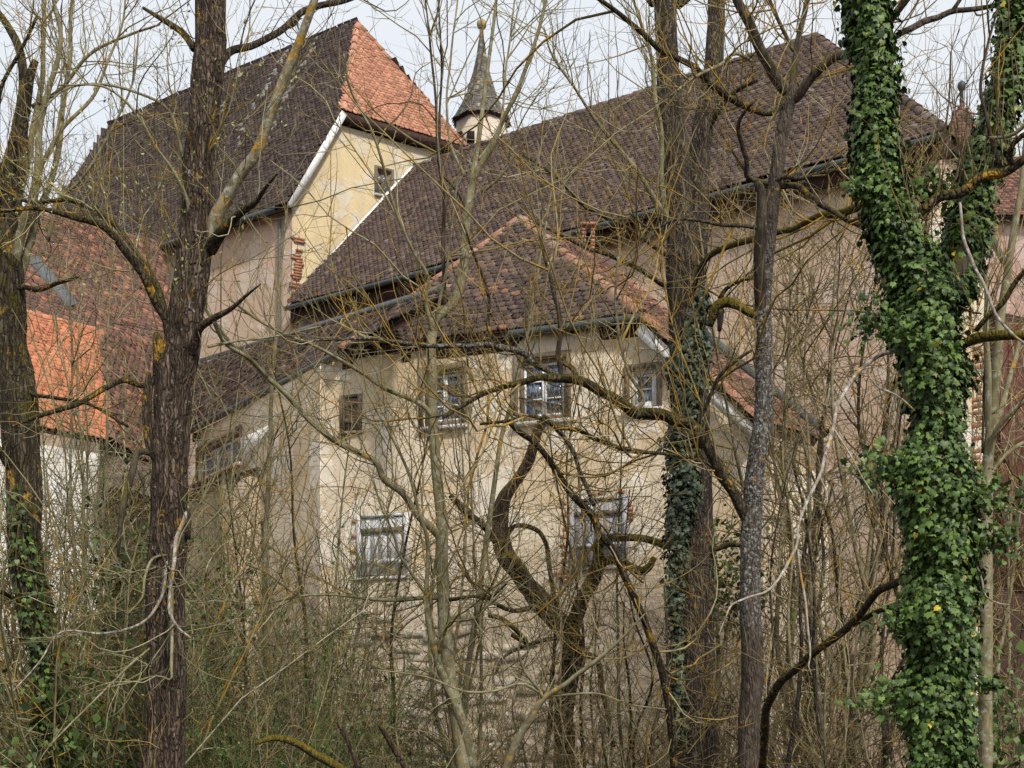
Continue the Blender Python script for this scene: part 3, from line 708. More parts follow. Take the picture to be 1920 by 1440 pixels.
# windows and shutters
casement(house, fr1, W1, 2, 3, 'wood_brown', 'white_paint', label='left casement window behind the smooth olive trunk')
casement(house, fr1, W2, 2, 3, 'wood_brown', 'white_paint', label='middle casement window with pale central mullion')
casement(house, fr1, W3_, 1, 2, 'wood_grey', 'white_paint', label='small single window near the right corner')
shutter(house, fr1, W0, M['wood_brown'], 3, rails=(.3, .75), label='small boarded hatch')
shutter(house, fr1, S1, M['wood_grey'], 5, rails=(.24, .76), label='closed pale grey plank shutter')
shutter(house, fr1, S2, M['wood_blue'], 5, rails=(.30, .78), label='closed blue-grey plank shutter')
casement(house, fr2, W4, 3, 1, 'wood_brown', 'white_paint', .16, label='low wide window under the lean-to roof')
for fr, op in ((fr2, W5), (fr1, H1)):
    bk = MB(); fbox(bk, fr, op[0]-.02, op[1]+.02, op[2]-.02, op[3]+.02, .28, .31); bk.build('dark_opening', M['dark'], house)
grid = MB()
for k in range(3): s_ = W5[0]+(W5[1]-W5[0])*(k+.5)/3; fbox(grid, fr2, s_-.008, s_+.008, W5[2], W5[3], .06, .076)
grid.build('iron_bars', M['dark'], house)
# white reveal beside the low window, orange sill tiles
mb = MB(); p_ = [on(fr2, *hit(fr2['p0'], fr2['u'], x, y), -.06) for x, y in ((456, 822), (512, 797), (484, 846), (458, 880))]
mb.add(np.array(p_+[q+fr2['n']*.05 for q in p_]), [[0, 1, 2, 3], [0, 4, 5, 1], [1, 5, 6, 2], [2, 6, 7, 3], [3, 7, 4, 0]]); mb.build('white_reveal', M['white_mortar'], house)
for k in range(9):
    s0, z0 = hit(fr2['p0'], fr2['u'], 366+k*10.5, 888); s1_, _ = hit(fr2['p0'], fr2['u'], 375.5+k*10.5, 888)
    o = part_box('sill_tile', fr2, s0, s1_, W4[2]-.14, W4[2]-.09, -.22, .05, M['ridge'], house); o['rnd'] = random.random()
# brick dressings round the shutters where the plaster has come off
bm_ = None
def bricks(parent, fr, spots, mat='brick'):
    for (s, z, l) in spots:
        mb = MB(); fbox(mb, fr, s, s+l, z, z+.06, -.022-random.uniform(0, .012), .03); mb.build('brick', M[mat], parent)
sp = []
for k in range(9): sp.append((S2[0]-.14-random.random()*.05, S2[2]-.05+k*.078*random.uniform(.95, 1.05)*1.8, random.uniform(.06, .12)))
for k in range(4): sp.append((S2[1]+.04, S2[2]+.75+k*.08, random.uniform(.05, .10)))
for k in (0, 3, 4, 7): sp.append((S2[0]+k*.13, S2[3]+.045, .10))
for k in range(5): sp.append((S2[0]-.3+k*.05, S2[2]-.12-.07*(k % 3), .14))
for k in range(5): sp.append((S1[0]-.12, S1[2]-.1+k*.28, .09))
for k in range(5): sp.append((W5[0]-.0+hash(k) % 3*.0-.16, 0, .0)) if False else None
bricks(house, fr1, sp)
bricks(house, fr2, [(W5[0]-.13, W5[2]+.1+k*.075, .12) for k in range(7)])
# exposed rubble at the foot of the wall
stv = []
for q in range(8):
    b = np.array([[x, y, z] for x in (-1, 1) for y in (-1, 1) for z in (-1, 1)])*.5
    b = b+rng.normal(0, .07, b.shape); t_ = mk_mesh('stone', b, np.array([[0, 1, 3, 2], [4, 6, 7, 5], [0, 4, 5, 1], [2, 3, 7, 6], [0, 2, 6, 4], [1, 5, 7, 3]]), M['stone'], house); stv.append(t_.data); bpy.data.objects.remove(t_)
cnt = 0; z = -1.05
Rw = Matrix((fr1['u'].tolist(), fr1['n'].tolist(), (0, 0, 1))).transposed()
rest = MB()
while z < 2.0:
    h = random.uniform(.09, .19); s = .05+random.uniform(0, .3)
    while s < 5.6:
        l = random.uniform(.14, .5)
        lim = 2.0-1.0*max(0, (s-2.6)/3)+.35*float(fbm(np.array([s*1.3, z*1.3, 0.]), 77))
        if z < lim and random.random() < .5 and not (H1[0]-.1 < s+l/2 < H1[1]+.1 and H1[2]-.1 < z < H1[3]+.1):
            q = on(fr1, s+l/2, z+h/2+random.gauss(0, .025), .0); q = q-fr1['n']*(.035*float(fbm(q*.9, 5))+.0)
            Mx = (Rw @ Matrix.Rotation(random.gauss(0, .09), 3, 'Y')).to_4x4() @ Matrix.Diagonal((l*.97, 2*(.036+random.uniform(-.018, .010)), h*.93, 1)); Mx.translation = Vector(q)
            if cnt < 300: o = link('stone', random.choice(stv), house); o.matrix_basis = Mx; o['rnd'] = random.random(); cnt += 1
            else:
                V = np.array([list(Mx @ v.co) for v in random.choice(stv).vertices]); rest.add(V, [[0, 1, 3, 2], [4, 6, 7, 5], [0, 4, 5, 1], [2, 3, 7, 6], [0, 2, 6, 4], [1, 5, 7, 3]])
        s += l+random.uniform(.0, .03)
    z += h+.01
if rest.n: rest.build('stones', M['stone'], house)['kind'] = 'stuff'
# hipped roof
El, Er, Ap = P(640, 658, 26.3), P(1203, 591, 23.75), P(975, 412, 28.0)
roof(house, [El, Er, Ap], 'tile_front', .185, .155, n_ind=300, name='hipped_roof', thick=.1, jit=1.3)
ridge(house, El, Ap, .11); ridge(house, Er, Ap, .12)
bvec = np.array([1.15, 1.2, 0.]); V1 = P(1432, 795, 22.7)
ApR = Ap+np.array([0, 0, -.02])
roof(house, [V1, V1+bvec, Ap+bvec+np.array([0, 0, .0]), ApR], 'tile_mixed', .15, .11, name='side_roof', thick=.16)
ridge(house, V1, Er+np.array([.05, -.05, -.05]), .10)
ridge(house, V1+bvec, Ap+bvec, .1, 'tile_mixed')
gutter(house, V1+bvec*1.12+np.array([0, 0, .12]), Ap*.45+V1*.55+bvec*1.12+np.array([0, 0, .15]), .10)
strip(house, 'verge_board', Er+np.array([-.05, -.0, -.22]), V1+np.array([-.05, 0, -.25]), .2, M['white_mortar'])
# eave: fascia, gutter, rafter feet
eo = -fr1['n']
strip(house, 'fascia', El+np.array([0, .22, -.17]), Er+np.array([0, .2, -.17]), .26, M['dark_wood'])
gutter(house, P(955, 627, 24.9)-np.array([0, .08, .02]), Er+np.array([.0, -.08, -.06]), .075)
# lean-to roof running back to the left
E1, E2 = P(352, 806, 33.4), P(648, 657, 26.25); T1 = P(376, 684, 43.0); T2 = ray_plane(835, 553, E1, E2, T1)
roof(house, [E1, E2, T2, T1], 'tile_front', .19, .17, n_ind=0, name='lean_to_roof', thick=.12, jit=1.4)
strip(house, 'flashing', T1+np.array([0, -.1, .1]), T2+np.array([0, -.1, .1]), .11, M['lead'])
gutter(house, E1+np.array([0, -.1, -.08]), E2+np.array([-.1, -.1, -.08]), .07)
strip(house, 'fascia', E1+np.array([0.1, .1, -.18]), E2+np.array([0.1, .1, -.18]), .2, M['dark_wood'])
# small brick chimney head behind the ridge
ch = empty('chimney', None, None); bpy.data.objects.remove(ch)
mb = MB(); c_ = P(1103, 437, 31.5)
for k in range(7):
    mb.box(c_+np.array([-.1, 0, -.45+k*.085]), .045, .09, .036, rnd=random.random()); mb.box(c_+np.array([.1, 0, -.45+k*.085]), .045, .09, .036, rnd=random.random())
mb.box(c_+np.array([0, 0, .17]), .19, .15, .03); mb.box(c_+np.array([0, 0, -.9]), .17, .13, .4)
mb.build('chimney', M['brick'], house)

# ---- castle hall: long dark tiled roof
hall = empty('castle_hall', 'long pink plastered castle hall under the huge dark tiled roof', 'building', loc=(4, 36, GZ))
e0 = np.array([3.6, 33.0, 0])
def on_line(p, u, px):
    k = (px-CX)/F; t = (k*p[1]-p[0])/(u[0]-k*u[1]); return p+u*t
eL, eR = on_line(e0, U_, 538), on_line(e0, U_, 1775)
g_ = np.array([.8, .6, 0])
rl = e0+N_*4.15
Z = lambda p, z: np.array([p[0], p[1], z])
rL = on_line(rl, U_, 778); rR = on_line(rl, U_, 1530)
roof(hall, [Z(eL, 11.95), Z(eR, 11.95), Z(rR, 16.95), Z(rL, 16.95)], 'tile_dark', .175, .125, name='hall_roof', sag=.07)
roof(hall, [Z(eR, 11.95), Z(eR+N_*3.5, 11.95), Z(rR, 16.95)], 'tile_dark', .19, .125, name='hip_roof')
ridge(hall, Z(rL, 17.0), Z(rR, 17.0), .12, 'tile_dark2'); ridge(hall, Z(eR, 12.0), Z(rR, 17.0), .12, 'tile_dark2')
wl, wr = eL+N_*.45, eR+N_*.45-U_*.3
wall(hall, wl[:2], (e0-U_*3.0+N_*.45)[:2], GZ-.3, 11.75, M['plaster_pale'], [], step=.8, amp=.03)
wall(hall, (e0-U_*3.0+N_*.45)[:2], wr[:2], GZ-.3, 11.75, M['plaster_pink'], [], step=.8, amp=.03)
wall(hall, wr[:2], (wr+N_*2.7)[:2], GZ-.3, 11.75, M['plaster_cream'], [], step=.8, amp=.03)
gutter(hall, Z(eL, 11.9)-N_*.08, Z(eR, 11.9)-N_*.08, .075)
strip(hall, 'eave_board', Z(eL, 11.72)+N_*.15, Z(eR, 11.72)+N_*.15, .42, M['dark_wood'])
# ---- gabled house
gab = empty('gabled_house', 'tall house with dark tiled roof, orange half-hip and yellow gable wall', 'building', loc=(-8, 46, GZ))
C_ = np.array([-6.48, 41.5, 0]); RH = 22.3
sl = (RH-15.3)/3.98
v1 = Z(C_+g_*1.72, 15.3+1.72*sl); v2 = Z(C_+g_*6.24, 15.3+1.72*sl); Rr = Z(C_+g_*3.98-U_*2.15, RH); Rl = Z(C_+g_*3.98-U_*15.2, RH)
Cl = Z(C_-U_*15.8, 15.3); C0 = Z(C_, 15.3)
CK = Z(C_-g_*.12, 15.3-.12*sl); ClK = Z(C_-U_*15.8-g_*.12, 15.3-.12*sl)
def white_streaks(p, r, x, y):
    w = np.zeros(len(r))
    for x0 in (9.1, 11.3, 12.9): w = np.maximum(w, (np.abs(x-x0-.25*vnoise(np.stack([y*.8, x*0, x*0], -1), 3)) < .17)*(y > 3.2)*(rng.random(len(r)) < .45))
    return np.where(w > 0, 1.0, r*.93)
n_streak = M['tile_dark2']
roof(gab, [ClK, CK, v1, Rr, Rl], 'tile_dark2', .175, .135, name='main_roof', sag=.06, rndf=white_streaks)
roof(gab, [v1-U_*0+g_*-.12, v2+g_*.12, Rr], 'tile_orange', .17, .125, name='half_hip_roof', thick=.1)
roof(gab, [Z(C_+g_*8.1, 15.2), Cl+g_*8.1, Rl, Rr, v2], 'tile_dark2', .3, .3, name='back_roof')
roof(gab, [Cl+g_*8, ClK, Rl], 'tile_dark2', .3, .3, name='end_roof')
ridge(gab, v1, Rr, .11, 'tile_orange'); ridge(gab, v2, Rr, .12, 'ridge'); ridge(gab, Rl, Rr, .12, 'tile_dark2'); ridge(gab, ClK, Rl, .10, 'tile_dark2')
gi = -U_*.28
def topg(s):
    s = s+.2; return 15.15+sl*min(s, 1.65) if s < 1.65 else (15.15+sl*1.65-.05 if s < 6.3 else max(15.0, 15.15+sl*1.65-(s-6.3)*sl))
gp0 = (C_+g_*.2+gi)[:2]; gp1 = (C_+g_*8+gi)[:2]
WG = px_open(gp0, gp1, 707, 320, 733, 366)
_, frg = wall(gab, gp0, gp1, GZ-.3, topg, M['plaster_yellow'], [WG], step=.3, amp=.02, name='gable_wall', thick=.08, back=.6)
casement(gab, frg, WG, 2, 2, 'wood_brown', 'wood_brown', .1)
wall(gab, (C_-U_*16+g_*.2)[:2], (C_+g_*.2+gi)[:2], GZ-.3, 15.1, M['plaster_pink'], [], step=.8, amp=.03, name='side_wall')
strip(gab, 'verge_board', CK+U_*.05-np.array([0, 0, .06]), v1+U_*.05-np.array([0, 0, .06]), .2, M['white_paint'])
strip(gab, 'fascia', v1-np.array([0, 0, .12]), v2-np.array([0, 0, .12]), .22, M['dark_wood'])
strip(gab, 'soffit', v1-np.array([0, 0, .24])-U_*.15, v2-np.array([0, 0, .24])-U_*.15, .3, M['dark_wood'], up=U_)
gutter(gab, ClK-np.array([0, 0, .05])-N_*.1, CK-np.array([0, 0, .05])-N_*.1-U_*.4, .10)
dp = on_line(C_-N_*.05+g_*.15-U_*1.0, U_, 524)
gutter(gab, Z(dp, 15.0), Z(dp, GZ), .055, 'lead', 'downpipe')
# brick corner under the yellow gable
for k in range(38):
    zz = 11.1+k*.085
    if random.random() < .75:
        q = C_+g_*(.30+random.uniform(0, .12))+gi-N_*0; mb = MB(); mb.box(Z(q, zz)+U_*.03, random.uniform(.08, .2), .05, .033, [g_, U_, [0, 0, 1]]); mb.build('brick', M['brick'], gab)
# mortar flashing where the hall roof meets the gable
dv = (Z(rL, 16.95)-Z(eL, 11.95)); q0 = Z(eL, 11.95)+dv*.16; nrm = np.array([0, 0, .19])-U_*.0
strip(gab, 'mortar_flashing', q0+nrm+U_*.02, Z(rL, 16.95)+nrm+U_*.02, .16, M['white_mortar'], up=(-U_[0], -U_[1], .0))

# ---- slate spire
spire = empty('spire_turret', 'slender turret with concave grey shingled spire and stone finial behind the hall roof', 'turret', loc=(*P(903, 300, 49)[:2], GZ))
def lathe(parent, name, prof, d, px, mat, sides=8, rot=.3, y0=None):
    """prof: [(photo row, half width px)...]"""
    V = []; F_ = []; c = P(px, HY, d)
    for (py, hw) in prof:
        r = hw/F*d
        for k in range(sides):
            a = rot+k*2*math.pi/sides; V.append([c[0]+r*math.cos(a), c[1]+r*math.sin(a), (HY-py)/F*d])
    for i in range(len(prof)-1):
        for k in range(sides): F_.append([i*sides+k, i*sides+(k+1) % sides, (i+1)*sides+(k+1) % sides, (i+1)*sides+k])
    mb = MB(); mb.add(np.array(V), F_+[list(range(sides))[::-1], [(len(prof)-1)*sides+k for k in range(sides)]]); o = mb.build(name, mat, parent); return o
lathe(spire, 'drum', [(420, 49), (228, 49)], 49, 903, M['plaster_pale'])
lathe(spire, 'eave_ring', [(233, 53), (229, 56), (225, 55)], 49, 903, M['dark_wood'])
ys = [228, 222, 214, 203, 190, 175, 158, 140, 120, 98, 74]; hw = [57, 51, 46, 40, 34, 28, 22.5, 17, 12, 8, 5]
core = lathe(spire, 'spire', list(zip(ys, hw)), 49, 903, M['slate'])
sh = MB(); c = P(903, HY, 49); y = 228
while y > 80:
    w = np.interp(y, ys[::-1], hw[::-1]); w2 = np.interp(y-7, ys[::-1], hw[::-1])
    for side in range(8):
        for (k, a0) in ((0, .3+side*math.pi/4),):
            a1_ = a0+math.pi/4; n_ = max(1, int(w*.78/4.2)); r = (w+1.0)/F*49; r2 = (w2+.5)/F*49
            pA = np.array([math.cos(a0), math.sin(a0)]); pB = np.array([math.cos(a1_), math.sin(a1_)])
            for j in range(n_):
                t0, t1 = j/n_, (j+.93)/n_; jz = random.uniform(-.02, .02); jr = random.uniform(.99, 1.04)
                A0 = (pA*(1-t0)+pB*t0); B0 = (pA*(1-t1)+pB*t1)
                zb, zt = (HY-y)/F*49+jz-.03, (HY-y+7.5)/F*49
                sh.add(np.array([[c[0]+A0[0]*r*jr, c[1]+A0[1]*r*jr, zb], [c[0]+B0[0]*r*jr, c[1]+B0[1]*r*jr, zb], [c[0]+B0[0]*r2, c[1]+B0[1]*r2, zt], [c[0]+A0[0]*r2, c[1]+A0[1]*r2, zt]]), [[0, 1, 2, 3]])
    y -= 5.0
sh.build('shingles', M['slate'], spire)['kind'] = 'stuff'
lathe(spire, 'finial', [(76, 5), (60, 4), (54, 4.5), (52, 8), (47, 9.5), (42, 9), (38, 6), (35, 2)], 49, 903, simple('lichen_stone', (.30, .24, .12), .9, .4, 12), 8)
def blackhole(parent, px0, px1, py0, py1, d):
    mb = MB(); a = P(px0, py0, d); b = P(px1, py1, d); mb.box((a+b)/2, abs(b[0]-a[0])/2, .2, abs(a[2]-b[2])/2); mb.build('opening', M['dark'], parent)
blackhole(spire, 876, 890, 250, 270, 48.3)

# ---- orange roofed house on the far left
left = empty('orange_roofed_house', 'low white house with bright orange tiled roof behind the leftmost trees', 'house', loc=(*Q(60, 32), GZ))
A0, B0, D0 = P(-80, 773, 28.8), P(205, 828, 31.4), P(188, 622, 35.2); A1 = ray_plane(-60, 556, A0, B0, D0)
roof(left, [A0, B0, D0, A1], 'tile_orange2', .19, .16, n_ind=300, name='orange_roof', thick=.1, jit=1.5)
ridge(left, B0, D0, .12, 'tile_mixed')
B1, D1 = P(345, 905, 33.6), P(335, 655, 39); 
roof(left, [B0+np.array([.05, .1, 0]), B1, ray_plane(335, 655, B0, B1, D0), D0+np.array([.05, .1, 0])], 'tile_mixed', .19, .16, n_ind=0, name='side_roof', thick=.1, jit=1.5)
G0, G1, G3 = P(20, 583, 35.5), P(345, 676, 39.5), P(300, 458, 45.5)
roof(left, [G0, G1, G3, ray_plane(35, 392, G0, G1, G3)], 'tile_mixed', .19, .17, n_ind=0, name='upper_roof', thick=.12, jit=1.5)
strip(left, 'fascia', G0-np.array([0, 0, .15]), G1-np.array([0, 0, .15]), .25, M['dark_wood'])
strip(left, 'grey_flashing', ray_plane(60, 492, G0, G1, G3)+np.array([0, -.12, .12]), ray_plane(136, 584, G0, G1, G3)+np.array([0, -.12, .12]), .4, M['lead'], up=(1, .5, .35))
wall(left, (A0+np.array([0, .3, 0]))[:2], (P(190, 828, 31.3)+np.array([0, .3, 0]))[:2], GZ-.3, 5.9, M['plaster_white'], [], amp=.03)
wall(left, (P(192, 828, 31.3)+np.array([0, .5, 0]))[:2], (P(345, 900, 33.8))[:2], GZ-.3, 5.2, M['plaster_low'], [], amp=.03)
K0, K1 = P(190, 915, 30.2), P(335, 945, 31.6)
roof(left, [K0, K1, P(335, 845, 34.2), P(190, 812, 32.8)], 'tile_dark', .19, .16, name='dark_lean_to_roof', thick=.1, jit=1.5)

# ---- right-hand buildings
right = empty('cream_corner_building', 'cream plastered building corner with dark red timber bay beside the ivy trunk', 'building', loc=(*Q(1860, 33), GZ))
_, frr = wall(right, Q(1872, 32.6), Q(2060, 34.5), GZ-.3, 9.4, M['dark_wood'], [], amp=.01)
for k in range(14):
    part_box('plank', frr, k*.28+.01, k*.28+.265, 3+random.uniform(-.05, .05), 9.2, -.05-random.uniform(0, .02), -.02, simple('dark_red_plank', (.10, .03, .025), .8) if k == 0 else bpy.data.materials['dark_red_plank'], right)
for k in range(60):
    q = on(frr, -.12-random.uniform(0, .3), 1+k*.13, 0); fr_c = dict(p0=np.array([*Q(1768, 31.4), 0]), u=np.array([*(Q(1878, 30.2)-Q(1768, 31.4)), 0])/np.linalg.norm(Q(1878, 30.2)-Q(1768, 31.4)))
    fr_c['n'] = np.array([-fr_c['u'][1], fr_c['u'][0], 0])
    if random.random() < .6: mb = MB(); fbox(mb, fr_c, random.uniform(.45, .9), random.uniform(.95, 1.1), 1+k*.14, 1.09+k*.14, -.05, .02); mb.build('brick', M['brick'], right)
gutter(right, P(1848, 425, 29.8), P(1890, 505, 29.8), .075)
far = empty('pink_far_house', 'distant pink house with red tiled roof at the right edge', 'house', loc=(*Q(1900, 44), GZ))
p0, p1 = P(1838, 407, 44), P(2060, 404, 42.5)
roof(far, [p0, p1, P(2050, 285, 47), P(1850, 300, 48.5)], 'tile_mixed', .2, .17, name='roof', jit=1.2)
wall(far, (p0+np.array([.1, .3, 0]))[:2], (p1+np.array([0, .3, 0]))[:2], GZ-.3, (HY-405)/F*44-.1, plaster('salmon_plaster', (.62, .40, .34), (.58, .38, .31), (.66, .5, .44), (.4, .28, .24)), [], step=.8)
tur = empty('orange_roofed_turret', 'small turret with pointed orange tiled roof and ball finial between the ivy trunks', 'turret', loc=(*Q(1803, 50), GZ))
lathe(tur, 'drum', [(520, 40), (300, 40)], 50, 1803, M['plaster_pink'], 4, .9)
c = P(1803, HY, 50); apx = np.array([c[0], c[1], (HY-196)/F*50]); rr = 62/F*50; zb = (HY-305)/F*50
cor = [np.array([c[0]+rr*math.cos(a), c[1]+rr*math.sin(a), zb]) for a in (3.9, 5.1, 6.1, 1.2, 2.6)]
for k in range(5): roof(tur, [cor[k], cor[(k+1) % 5], apx], 'tile_mixed' if k != 4 else 'tile_orange', .17, .15, name='roof', jit=1.2)
for k in range(5): ridge(tur, cor[k], apx, .07, 'tile_orange')
lathe(tur, 'finial', [(200, 4), (172, 3.5), (168, 6), (162, 8.5), (156, 7), (151, 2)], 50, 1803, M['gutter'], 8)

# ================================================================== TREES
CORE = {}
# ---- big ridged willow on the left (trunk forks high, many broken limbs)
T = Tree('willow_tree', 'stout deeply ridged willow with broken limbs, left of the low window', 'tree',
    [(309, 1500, 78), (309, 1440, 74), (311, 1300, 70), (311, 1200, 68), (312, 1080, 67), (318, 960, 66), (319, 900, 64), (322, 800, 64), (330, 710, 68), (340, 640, 66), (352, 560, 62), (362, 490, 62), (371, 400, 56), (373, 320, 53), (380, 240, 52), (388, 160, 54), (394, 80, 54), (396, 0, 52), (398, -110, 48)],
    12.0, 'bark_brown', d1=12.3, sides=56, step=.022, ridge_amp=.10, lump=.08, wig=.12)
s = 12.0
T.limb([(400, 175, 18), (404, 150, 17), (415, 118, 17), (432, 98, 15), (473, 87, 13), (517, 63, 13), (573, 16, 12), (600, 9, 11), (640, 2, 10), (720, -30, 8)], 12.3, 12.9, 'bark_grey')
T.limb([(394, 470, 28), (400, 440, 26), (410, 400, 25), (433, 360, 23), (457, 317, 21), (480, 283, 20), (500, 233, 19), (520, 187, 18), (540, 133, 18), (567, 67, 17), (587, 18, 16), (602, -40, 14)], 12.25, 11.6, 'bark_side', sides=14, label='orange-lichened smooth side stem')
T.limb([(392, 470, 28), (405, 452, 24), (433, 420, 20), (460, 392, 15), (477, 383, 12), (500, 350, 6), (520, 325, 4)], 12.2, 11.4, 'bark_mossy')
T.limb([(364, 92, 14), (345, 66, 12), (310, 40, 10), (290, 28, 8), (268, 15, 6)], 12.2, 12.5, 'bark_mossy', twig=False)
T.limb([(320, 625, 26), (313, 600, 20), (293, 567, 19), (267, 513, 16), (233, 467, 15), (200, 430, 13), (140, 410, 11), (80, 393, 9), (0, 397, 7), (-60, 420, 5)], 12.0, 11.2, 'bark_mossy')
T.limb([(310, 592, 14), (296, 540, 12), (253, 467, 11), (213, 420, 10), (173, 393, 9), (133, 377, 8), (50, 377, 7), (0, 355, 6), (-50, 350, 4)], 12.0, 12.8, 'bark_mossy')
T.limb([(350, 690, 24), (357, 670, 19), (377, 613, 15), (400, 597, 13), (433, 580, 9), (460, 556, 7), (488, 533, 3)], 11.9, 11.3, 'bark_red', twig=False)
T.limb([(301, 760, 12), (298, 700, 22), (297, 660, 24), (293, 632, 20), (291, 622, 10)], 11.9, 11.8, 'bark_mossy', twig=False, sides=14)
T.limb([(284, 700, 18), (276, 740, 17), (275, 797, 18), (286, 845, 19), (307, 880, 20), (332, 925, 21), (348, 962, 20), (352, 1010, 12)], 11.75, 11.75, 'bark_mossy', twig=False, sides=14, ridge_amp=.06)
T.limb([(283, 850, 12), (263, 845, 14), (250, 880, 14), (240, 915, 13), (230, 950, 12), (224, 990, 9), (222, 1040, 5)], 11.7, 11.4, 'bark_dark')
T.limb([(285, 722, 10), (263, 723, 11), (233, 713, 11), (200, 727, 11), (140, 760, 10), (67, 783, 8), (20, 800, 5)], 11.9, 11.5, 'bark_mossy')
T.limb([(350, 950, 14), (345, 975, 13), (333, 1000, 12), (327, 1047, 10), (320, 1107, 9), (320, 1153, 8), (333, 1177, 7), (358, 1197, 5)], 11.6, 11.1, 'bleached', w=.75, label='bleached hanging branch with orange lichen')
T.limb([(330, 1000, 9), (323, 1020, 9), (313, 1053, 8), (303, 1120, 8), (277, 1160, 7), (200, 1187, 6), (110, 1187, 5), (77, 1237, 4), (20, 1300, 3)], 11.5, 10.9, 'bleached', w=.7)
T.limb([(323, 1100, 7), (322, 1180, 6), (321, 1250, 6), (320, 1275, 4), (300, 1268, 4), (255, 1278, 4), (200, 1290, 3)], 11.3, 10.8, 'bark_smooth')
T.limb([(318, 1040, 5), (290, 1045, 5), (272, 1080, 5), (266, 1120, 4), (240, 1150, 3)], 11.3, 10.9, 'bark_smooth')
T.limb([(350, 470, 8), (352, 380, 7), (330, 330, 6), (290, 270, 5), (270, 235, 5), (200, 165, 4), (110, 160, 3)], 12.0, 11.4, 'bark_smooth')
T.limb([(345, 300, 8), (310, 200, 6), (260, 175, 5), (200, 160, 5), (130, 165, 4), (60, 230, 3)], 12.2, 11.8, 'bark_smooth')
T.limb([(400, 600, 8), (420, 640, 8), (467, 673, 8), (500, 707, 9)], 12.0, 12.6, 'bark_smooth', twig=False)
T.limb([(390, 650, 6), (440, 640, 5), (520, 630, 4), (600, 612, 3)], 11.9, 12.6, 'bark_smooth')
T.limb([(300, 1200, 5), (250, 1240, 5), (200, 1290, 4), (150, 1340, 4), (90, 1400, 3)], 11.8, 10.6, 'bark_smooth')
T.twigs([dict(n=6, L=.75, K=8, up=.10, ang=(.5, 1.3), rfac=.008, rmax=.008, wig=.18), dict(n=4.2, L=.34, K=5, up=.03, wig=.24, rmax=.004, rmin=.0022), dict(n=2.2, L=.16, K=4, up=.02, rmax=.0028, rmin=.002)], 'twig_green', 'twigs', buds=(1.1, .022, 'bud', 'along'))
# budding spray of thin shoots in front of the dark roof
A = [(T.trunk[0][int(len(T.trunk[0])*a):int(len(T.trunk[0])*b)], T.trunk[1][int(len(T.trunk[0])*a):int(len(T.trunk[0])*b)]) for a, b in ((.60, .82), (.72, .98))]
T.twigs([dict(n=14, L=.95, K=9, up=.16, ang=(.6, 1.3), rfac=.006, rmax=.008, wig=.16, t0=0), dict(n=4.2, L=.34, K=5, up=.08, rmax=.004, rmin=.0022), dict(n=2.5, L=.14, K=4, rmax=.0028, rmin=.002)], 'twig_orange', 'budding_twigs', lines=A[:1], buds=(6.5, .027, 'bud', 'along'))
T.twigs([dict(n=9, L=1.0, K=9, up=.2, ang=(.5, 1.3), rfac=.006, rmax=.008, wig=.16, t0=0), dict(n=4.0, L=.32, K=5, up=.08, rmax=.004, rmin=.0022), dict(n=2.5, L=.14, K=4, rmax=.0028, rmin=.002)], 'twig_orange', 'budding_sprays', lines=[T.lines[i] for i in (3, 4)], buds=(6.5, .027, 'bud', 'along'))
T.twigs([dict(n=5, L=.8, K=9, up=.1, ang=(.6, 1.3), rfac=.006, rmax=.007, wig=.16, t0=0), dict(n=3.5, L=.3, K=5, up=.05, rmax=.004, rmin=.0022)], 'twig_brown', 'upper_twigs', lines=A[1:])
# drooping bleached lower twig sprays
# ---- leftmost trunks
T = Tree('multi_stemmed_tree', 'mossy ivy-footed tree with several upright stems at the left edge', 'tree',
    [(112, 1500, 72), (108, 1440, 68), (98, 1300, 66), (82, 1200, 60), (60, 1100, 58), (46, 1000, 62), (44, 900, 62), (38, 800, 66), (30, 700, 64), (20, 600, 58), (14, 520, 56), (12, 430, 46), (16, 330, 34), (34, 240, 24), (42, 160, 17), (36, 90, 14), (12, 45, 12), (-12, 12, 10)],
    12.8, 'bark_mossy', d1=13.6, sides=44, step=.03, ridge_amp=.09, lump=.08)
T.limb([(12, 500, 26), (16, 440, 28), (30, 380, 24), (42, 300, 22), (46, 210, 20), (58, 140, 16), (68, 112, 12)], 13.2, 13.0, 'bark_mossy', twig=False)
T.limb([(16, 420, 18), (45, 330, 14), (62, 240, 11), (80, 130, 9), (84, 0, 7), (84, -60, 6)], 13.4, 13.8, 'bark_smooth')
T.limb([(16, 530, 18), (38, 450, 20), (60, 380, 18), (72, 290, 14), (78, 220, 12), (92, 160, 10), (105, 120, 9), (113, 67, 8), (100, 0, 7), (96, -60, 6)], 13.3, 12.9, 'bark_smooth')
T.limb([(18, 580, 14), (45, 500, 15), (75, 400, 13), (105, 300, 11), (118, 200, 9), (130, 110, 8), (134, 20, 7), (140, -50, 6)], 13.3, 13.9, 'bark_smooth')
T.limb([(60, 200, 8), (110, 170, 7), (170, 100, 6), (230, 70, 5), (300, 45, 4)], 13.3, 13.0, 'bark_smooth')
T.limb([(70, 320, 8), (120, 240, 7), (180, 170, 6), (200, 120, 5), (230, 40, 4), (235, -30, 3)], 13.3, 13.4, 'bark_smooth')
T.limb([(90, 450, 8), (110, 380, 7), (150, 340, 6), (200, 260, 5), (250, 150, 4), (260, 60, 3)], 13.0, 12.6, 'bark_smooth')
T.limb([(14, 560, 12), (40, 540, 10), (70, 545, 9), (110, 530, 7), (150, 520, 5)], 13.0, 12.6, 'bark_mossy')
T.limb([(20, 700, 10), (60, 740, 8), (100, 745, 7), (170, 760, 6), (240, 800, 5)], 13.0, 12.4, 'bark_mossy')
T.limb([(36, 900, 22), (14, 870, 16), (0, 845, 14), (-30, 800, 10)], 12.8, 12.4, 'bark_mossy', twig=False)
